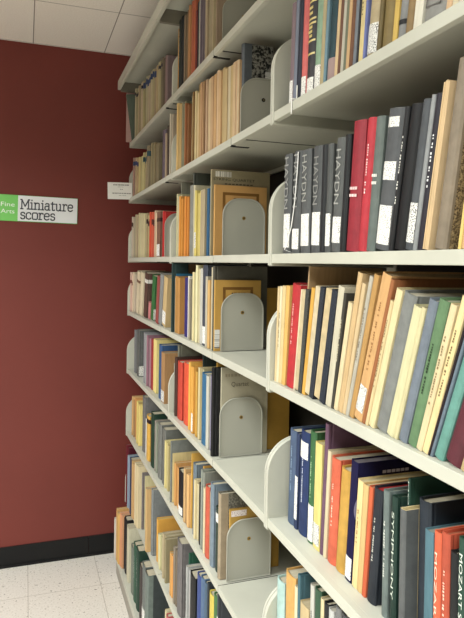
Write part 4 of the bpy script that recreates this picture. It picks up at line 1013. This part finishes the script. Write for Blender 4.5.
# ------------------------------------------------------------------ steel shelving
E_ = enamel()
DEPTH = .30
def shelf_panel_mb(y0, y1, h, x0=D, depth=DEPTH, lip=.0195):
    mb = MB()
    mb.box(x0 + .0126, x0 + depth - .0002, y0 + .0003, y1 - .0003, h - .0024, h - .0003)                 # sheet
    mb.box(x0, x0 + .013, y0, y1, h - lip, h)                           # folded front lip
    mb.box(x0 + depth - .01, x0 + depth, y0, y1, h - .016, h - .0025)
    return mb
def bracket_mb(y, h, far=True, rise=.168, x0=D, depth=DEPTH):
    """end plate with a rounded upper front corner and a rolled front flange; y = outer side"""
    mb = MB(); R = .075
    th = .0016; y_in = y - .0105 if far else y + .0065
    def prof(off):
        pts = []
        for i in range(13):
            a = math.pi - i / 12 * math.pi / 2
            pts.append((x0 - .0015 + off + R + (R - 0) * math.cos(a), h + rise - off - R + R * math.sin(a)))
        return pts
    p = prof(0)
    poly = [(x0 - .0015, h - .024)] + p + [(x0 + depth - .02, h + rise - .02), (x0 + depth, h + rise - .05), (x0 + depth, h - .024)]
    mb.prism(poly, 1, y_in - th / 2, y_in + th / 2)
    edge = [(x0 - .0015, h - .024)] + p + [(x0 + depth - .02, h + rise - .02)]
    ya, yb = (y_in, y - .0008) if far else (y + .0008, y_in)
    n = len(edge); inn = [(x + .0016 * (1 if i < 4 else .5), z - .0016 * (0 if i < 4 else 1)) for i, (x, z) in enumerate(edge)]
    vs = [(x, ya, z) for x, z in edge] + [(x, yb, z) for x, z in edge] + [(x, ya, z) for x, z in inn] + [(x, yb, z) for x, z in inn]
    fs = []
    for i in range(n - 1):
        fs += [(i, i + 1, n + i + 1, n + i), (2 * n + i, 3 * n + i, 3 * n + i + 1, 2 * n + i + 1), (i, 2 * n + i, 2 * n + i + 1, i + 1), (n + i, n + i + 1, 3 * n + i + 1, 3 * n + i)]
    fs += [(0, n, 3 * n, 2 * n), (n - 1, 3 * n - 1, 4 * n - 1, 2 * n - 1)]
    mb.add(vs, fs)
    mb.box(x0, x0 + depth, min(ya, yb), max(ya, yb), h - .0255, h - .0215)    # hooked foot under the shelf
    return mb
WORD = {1: 'top', 2: 'second', 3: 'third', 4: 'fourth', 5: 'fifth', 6: 'sixth', 7: 'seventh'}
for bay in ('near', 'mid', 'far'):
    bw = {'near': 'near bay', 'mid': 'middle bay', 'far': 'far bay by the wall'}[bay]
    yf, yn = SEAM[bay] - .011, NEAR_END[bay] + .0105
    y_f2 = SEAM[bay] - .0125
    for sh, h in HEIGHT.items():
        root = empty('metal_shelf', (0, 0, 0))
        tag(root, '%s grey steel shelf from the ceiling in the %s' % (WORD[sh], bw), 'shelf', 'steel shelves of the music stacks')
        g = GAP.get((bay, sh))
        if g:
            shelf_panel_mb(g + .0022, SEAM[bay] - .0008, h - .0009).build('shelf_panel', E_, root, bevel=.0016)
            shelf_panel_mb(NEAR_END[bay] + .0008, g - .0022, h).build('shelf_panel', E_, root, bevel=.0016)
            MB().box(D + .0012, D + .012, g - .0021, g + .0021, h - .0225, h - .0018).box(D + .012, D + DEPTH - .01, g - .0021, g + .0021, h - .0030, h - .0018).box(D + .0012, D + .05, g - .0021, g + .0085, h - .0228, h - .0212).build('joint_strip', DARK, root)
        else: shelf_panel_mb(NEAR_END[bay] + .0008, SEAM[bay] - .0008, h).build('shelf_panel', E_, root, bevel=.0016)
        if not (bay == 'mid' and sh in (4, 6, 7)): bracket_mb(SEAM[bay], h, True).build('end_bracket', E_, root, bevel=.0005)
        if not (bay == 'far' and sh in (2, 4, 5, 6, 7)): bracket_mb(NEAR_END[bay], h, False).build('end_bracket', E_, root, bevel=.0005)
    # base shelf with a toe plate
    root = empty('base_shelf', (0, 0, 0))
    tag(root, 'lowest steel base shelf on the floor in the %s' % bw, 'shelf', 'base shelves on the floor')
    bx = .447
    shelf_panel_mb(NEAR_END[bay] + .0006, SEAM[bay] - .0006, BASE_H, bx, .345, .03).build('shelf_panel', E_, root, bevel=.002)
    MB().box(bx + .004, bx + .02, NEAR_END[bay] + .001, SEAM[bay] - .001, .001, BASE_H - .0302).build('kick_plate', plain('kick_plate_enamel', (150, 144, 132), .5), root)
    # added dark sheet as painted shade behind the books, then the canopy
    b_ = MB().box(D + DEPTH + .004, D + DEPTH + .012, NEAR_END[bay] + .021, SEAM[bay] - .021, .02, 2.43).build('back_shade_sheet', SHADE_BACK)
    tag(b_, 'added dark sheet painting the shade behind the books of the %s' % bw, 'panel', 'dark shade sheets behind the books')
    root = empty('canopy_top', (0, 0, 0))
    tag(root, 'steel canopy over the top shelf of the %s' % bw, 'canopy', 'canopies over the bays')
    cx = .428
    mb = MB().box(cx, D + DEPTH + .05, NEAR_END[bay] + .0004, SEAM[bay] - .0004, 2.481, 2.484).box(cx, cx + .014, NEAR_END[bay] + .0004, SEAM[bay] - .0004, 2.440, 2.484)
    mb.build('canopy_panel', E_, root, bevel=.0016)
    for yy in (SEAM[bay] - .0075, NEAR_END[bay] + .0005):
        MB().box(cx + .015, D + DEPTH, yy, yy + .007, 2.432, 2.4805).build('canopy_bracket', plain('canopy_bracket_enamel', (120, 114, 100), .5), root)
for k, (y, w) in enumerate(((3.0103, 'at the wall end of the far bay'), (2.088, 'between the far and middle bays'), (1.1674, 'between the middle and near bays'), (.247, 'at the near end of the near bay'))):
    u_ = MB().box(D + DEPTH + .002, D + DEPTH + .05, y - .019, y + .019, 0, 2.43).build('shelving_upright', E_, bevel=.002)
    tag(u_, 'slotted steel upright post ' + w, 'upright', 'upright posts of the shelving')

# ------------------------------------------------------------------ bookends
def bookend(x, y, h, label, w=.128, ht=.163, brass=True):
    root = empty('metal_bookend', (x, y, h))
    tag(root, label, 'bookend', 'grey metal bookends')
    R = .048; pts = [(0, .0008)]
    for i in range(11):
        a = math.pi - i / 10 * math.pi / 2; pts.append((R + R * math.cos(a), ht - R + R * math.sin(a)))
    for i in range(11):
        a = math.pi / 2 - i / 10 * math.pi / 2; pts.append((w - R + R * math.cos(a), ht - R + R * math.sin(a)))
    pts.append((w, .0008))
    MB().prism(pts, 1, -.0007, .0007).build('plate', GREY_ENAMEL, root)
    n = len(pts); cx, cz = w / 2, ht / 2
    inn = [(x_ + (.0022 if x_ < cx else -.0022) * min(1, abs(x_ - cx) / (cx - R + .02)), z_ - (.0022 if z_ > ht - R else 0)) for x_, z_ in pts]
    vs = [(x_, 0, z_) for x_, z_ in pts] + [(x_, -.0042, z_) for x_, z_ in pts] + [(x_, 0, z_) for x_, z_ in inn] + [(x_, -.0042, z_) for x_, z_ in inn]
    fs = []
    for i in range(n - 1):
        fs += [(i, i + 1, n + i + 1, n + i), (2 * n + i, 3 * n + i, 3 * n + i + 1, 2 * n + i + 1), (n + i, n + i + 1, 3 * n + i + 1, 3 * n + i)]
    fs += [(0, n, 3 * n, 2 * n), (n - 1, 3 * n - 1, 4 * n - 1, 2 * n - 1)]
    mb = MB(); mb.add(vs, fs); mb.build('rolled_rim', GREY_ENAMEL, root)
    MB().box(.002, w - .002, -.0075, .0006, .0009, .0017).build('foot', GREY_ENAMEL, root)
    zc = ht * .66; m = 20
    po = [(w / 2 + .0052 * math.cos(2 * math.pi * i / m), zc + .0052 * math.sin(2 * math.pi * i / m)) for i in range(m)]
    r_ = MB().prism(po, 1, -.0013, -.0006).build('rivet_hole', BRASS if brass else DARK, root)
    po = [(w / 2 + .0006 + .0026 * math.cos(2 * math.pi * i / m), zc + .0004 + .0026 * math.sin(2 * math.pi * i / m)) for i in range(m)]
    MB().prism(po, 1, -.0016, -.0012).build('hole_shadow_plug', plain('painted_hole_shade', (96, 84, 60), .6), root).name = 'hole_shade_disc'  # darker disc paints the shade inside the hole
    return root
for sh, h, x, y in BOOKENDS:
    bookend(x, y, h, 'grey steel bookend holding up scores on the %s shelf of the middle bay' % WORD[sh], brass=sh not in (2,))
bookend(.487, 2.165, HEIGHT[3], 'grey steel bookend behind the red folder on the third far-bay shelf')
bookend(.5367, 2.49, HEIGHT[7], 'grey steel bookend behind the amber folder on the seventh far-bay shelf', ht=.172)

# ------------------------------------------------------------------ wall sign and card
def smooth_line(p, n=2):
    for _ in range(n):
        q = [p[0]]
        for a, b_ in zip(p, p[1:]):
            q += [(a[0] * .75 + b_[0] * .25, a[1] * .75 + b_[1] * .25), (a[0] * .25 + b_[0] * .75, a[1] * .25 + b_[1] * .75)]
        q.append(p[-1]); p = q
    return p
def S(*p): return ('s', list(p))
def C_(*p): return ('c', list(p))
GLYPH = {
 'M': (15, [S((2.2, 0), (2.2, 14.5)), S((12.8, 0), (12.8, 14.5)), S((2.2, 14.5), (7.5, 4), (12.8, 14.5)), S((.2, 0), (4.4, 0)), S((10.6, 0), (14.8, 0)), S((.2, 14.5), (2.6, 14.5)), S((12.4, 14.5), (14.8, 14.5))]),
 'i': (5, [S((2.6, 0), (2.6, 10)), S((.5, 0), (4.7, 0)), S((.6, 10), (2.6, 10)), S((2.6, 13.2), (2.6, 14.6))]),
 'n': (11.4, [S((2.5, 0), (2.5, 10)), S((.5, 0), (4.6, 0)), S((.6, 10), (2.5, 10)), C_((2.5, 7), (3.6, 9.6), (6, 10.2), (8.8, 9.6), (8.8, 6), (8.8, 0)), S((6.8, 0), (10.9, 0))]),
 'a': (9.6, [C_((1.4, 8.6), (2.8, 10.1), (5, 10.2), (7.2, 9.6), (7.2, 6.6), (7.2, 0)), C_((7.2, 6), (3.4, 6.2), (.8, 5), (.9, 1), (3.4, -.4), (6, .2), (7.2, 2.6)), S((7.2, 0), (9.2, 0))]),
 't': (7, [C_((2.8, 13), (2.8, 5), (2.8, .6), (3.6, -.2), (5.4, -.1), (6.6, .8)), S((.4, 10), (6.2, 10))]),
 'u': (11, [C_((2.2, 10), (2.2, 5), (2.2, .6), (4, -.3), (6.4, -.2), (8.2, 2.8)), S((.4, 10), (2.2, 10)), S((8.2, 10), (8.2, 0)), S((6.4, 10), (8.2, 10)), S((8.2, 0), (10.2, 0))]),
 'r': (8, [S((2.4, 0), (2.4, 10)), S((.4, 0), (5.2, 0)), S((.5, 10), (2.4, 10)), C_((2.4, 6.6), (3.4, 9.4), (5.2, 10.3), (7.2, 9.8), (7.2, 8.4))]),
 'e': (9.6, [C_((1.1, 5.3), (5, 5.3), (8.3, 5.3), (8.4, 8.4), (6.6, 10.2), (3.2, 10.2), (.9, 8), (.9, 2.2), (3, -.2), (6, -.2), (8.4, 1.6))]),
 's': (8, [C_((6.8, 8), (6, 10), (3.6, 10.3), (1.2, 9.4), (1.2, 6), (4, 5.3), (7, 4.6), (7, .8), (4.6, -.3), (1.8, 0), (1, 2))]),
 'c': (9, [C_((8, 7.6), (7, 10), (4, 10.3), (1, 8.6), (.9, 5), (1, 1.4), (4, -.3), (6.8, 0), (8.2, 1.8))]),
 'o': (9.8, [C_((4.9, 10.2), (1.6, 10.2), (.9, 7), (.9, 3), (1.6, -.2), (4.9, -.2), (8.2, -.2), (8.9, 3), (8.9, 7), (8.2, 10.2), (4.9, 10.2))]),
}
def slab_word(word, x0, z0, width, cap, y, name, mat, parent, w=2.0):
    tot = sum(GLYPH[c][0] + .5 for c in word) - .5
    sx, sz = width / tot, cap / 14.5
    mb = MB(); x = 0
    for c in word:
        adv, strokes = GLYPH[c]
        for kind, p in strokes:
            if kind == 'c': p = smooth_line(p)
            for a, b_ in zip(p, p[1:]):
                dx, dz = b_[0] - a[0], b_[1] - a[1]; L = math.hypot(dx, dz) or 1
                ex, ez = dx / L * w * .28, dz / L * w * .28
                px, pz = -dz / L * w / 2, dx / L * w / 2
                q = [(a[0] - ex + px, a[1] - ez + pz), (a[0] - ex - px, a[1] - ez - pz), (b_[0] + ex - px, b_[1] + ez - pz), (b_[0] + ex + px, b_[1] + ez + pz)]
                mb.add([(x0 + (x + u) * sx, y, z0 + v * sz) for u, v in q], [(0, 1, 2, 3)])
        x += adv + .5
    return mb.build(name, mat, parent)
sy = WALL_Y - .001
sign = empty('wall_sign', (-.04, sy, 1.845), (0, math.radians(.75), 0))
tag(sign, 'white and green sign reading Fine Arts Miniature scores on the maroon wall', 'sign')
MB().box(-.100, .2965, -.0045, 0, -.067, .067).build('backing_board', plain('sign_green_edge', (96, 178, 92), .5), sign)
MB().box(-.0985, .0005, -.0056, -.0046, -.066, .066).build('green_panel', plain('sign_green', (122, 200, 104), .5), sign)
MB().box(.0007, .295, -.0056, -.0046, -.0645, .0655).build('white_panel', plain('sign_white', (226, 228, 230), .5), sign)
SLATE = plain('sign_slate_ink', (70, 74, 84), .6)
slab_word('Miniature', .0125, -.0015, .262, .047, -.0060, 'title_lettering', SLATE, sign)
slab_word('scores', .0125, -.0525, .172, .046, -.0060, 'title_lettering', SLATE, sign)
WI = plain('sign_white_ink', (236, 240, 234), .6)
text_fit('Fine', (-.081, -.0060, .007), (1, 0, 0), (0, 0, 1), .066, .0215, 'subject_lettering', WI, sign)
text_fit('Arts', (-.081, -.0060, -.028), (1, 0, 0), (0, 0, 1), .066, .0215, 'subject_lettering', WI, sign)
card = empty('paper_sign', (.381, 2.9755, 1.8885), (0, math.radians(-1.5), 0))
tag(card, 'small white printed card sticking out from the second far-bay shelf', 'sign')
MB().box(0, .121, -.0006, .0006, 0, .083).build('card', WHITE_LAB, card)
mb = MB(); r = random.Random(3)
for z, x0, x1, hh in ((.068, .028, .104, .006), (.060, .05, .08, .002), (.047, .062, .074, .004), (.027, .022, .114, .005), (.018, .055, .09, .002)):
    x = x0
    while x < x1:
        l = r.uniform(.002, .007); mb.box(x, min(x + l, x1), -.0009, -.0006, z, z + hh); x += l + r.uniform(.0008, .003)
mb.build('printed_lines', plain('grey_ink', (120, 118, 116), .6), card)

# ------------------------------------------------------------------ room
X0, X1, Y0 = -2.2, 1.55, -4.6
struct(MB().box(X0, X1, Y0, WALL_Y, -.05, 0).build('floor', floor_mat()))
struct(MB().box(X0, X1, Y0, WALL_Y, CEIL, CEIL + .05).build('ceiling', ceiling_mat()))
struct(MB().box(X0, X1, WALL_Y, WALL_Y + .1, 0, CEIL).build('wall_back', wall_mat()))
DEEP = plain('side_wall_paint', (150, 145, 136), .6)
struct(MB().box(X0 - .1, X0, Y0, WALL_Y, 0, CEIL).build('wall_left', DEEP))
struct(MB().box(X1, X1 + .1, Y0, WALL_Y, 0, CEIL).build('wall_right', DEEP))
struct(MB().box(X0, X1, Y0 - .1, Y0, 0, CEIL).build('wall_front', DEEP))
struct(MB().box(X0, .335, WALL_Y - .006, WALL_Y, .001, .1067).box(.3362, X1, WALL_Y - .006, WALL_Y, .001, .1067).box(X0, X1, WALL_Y - .012, WALL_Y - .0055, .0005, .012).build('baseboard_back', plain('black_vinyl_base', (13, 13, 14), .5), bevel=.001))
def troffer(x, y, lab, power):
    root = empty('ceiling_light', (x, y, CEIL))
    tag(root, lab, 'ceiling light', 'ceiling lights of the aisle')
    w, l = .30, .60
    MB().box(-w, w, -l, -l + .02, -.075, -.001).box(-w, w, l - .02, l, -.075, -.001).build('end_cap', plain('white_frame', (220, 218, 210), .5), root)
    m, nt, b = base('lit_diffuser', .5)
    b.inputs['Emission Color'].default_value = (.97, 1, .98, 1); b.inputs['Emission Strength'].default_value = 2
    MB().box(-w + .01, w - .01, -l + .021, l - .021, -.072, -.001).build('diffuser', m, root)
    la = bpy.data.lights.new('ceiling_light_glow', 'AREA'); la.shape = 'RECTANGLE'; la.size = .55; la.size_y = 1.1; la.spread = math.radians(155); la.energy = power; la.color = (.95, 1, .99)
    lo = bpy.data.objects.new('tube_light', la); COL.objects.link(lo); lo.parent = root; lo.location = (0, 0, -.08)
troffer(-.5, -.7, 'lit ceiling light panel over the aisle just behind the viewpoint', 58)
troffer(-.5, -2.8, 'lit ceiling light panel over the far end of the aisle', 84)
troffer(-1.4, 1.4, 'added ceiling light panel brightening floor and wall left of the aisle', 108)  # added lamp, lifts the brightness of the floor and back wall
w = bpy.data.worlds.new('room_air'); sc.world = w; w.use_nodes = True
w.node_tree.nodes['Background'].inputs[0].default_value = (1, .95, .88, 1); w.node_tree.nodes['Background'].inputs[1].default_value = .02

# ------------------------------------------------------------------ camera
F, CY, YAW, PITCH, ROLL = 593.0661, 270.5349, 0.335308, -0.012197, 0.015308
fw = Vector((math.sin(YAW) * math.cos(PITCH), math.cos(YAW) * math.cos(PITCH), math.sin(PITCH)))
rt = Vector((math.cos(YAW), -math.sin(YAW), 0)); up = rt.cross(fw)
R_ = rt * math.cos(ROLL) + up * math.sin(ROLL); U_ = rt * -math.sin(ROLL) + up * math.cos(ROLL)
cam = bpy.data.cameras.new('camera'); cam.sensor_fit = 'VERTICAL'; cam.sensor_height = 24; cam.lens = F * 24 / 618
cam.shift_y = (CY - 309) / 618; cam.clip_start = .01
co = bpy.data.objects.new('camera', cam); COL.objects.link(co)
m4 = Matrix((R_, U_, -fw)).transposed().to_4x4(); m4.translation = (0, 0, 1.58); co.matrix_world = m4
sc.camera = co
sc.view_settings.view_transform = 'Standard'; sc.view_settings.look = 'None'
sc.view_settings.exposure = 0.0; sc.view_settings.gamma = 1; sc.view_settings.use_curve_mapping = False
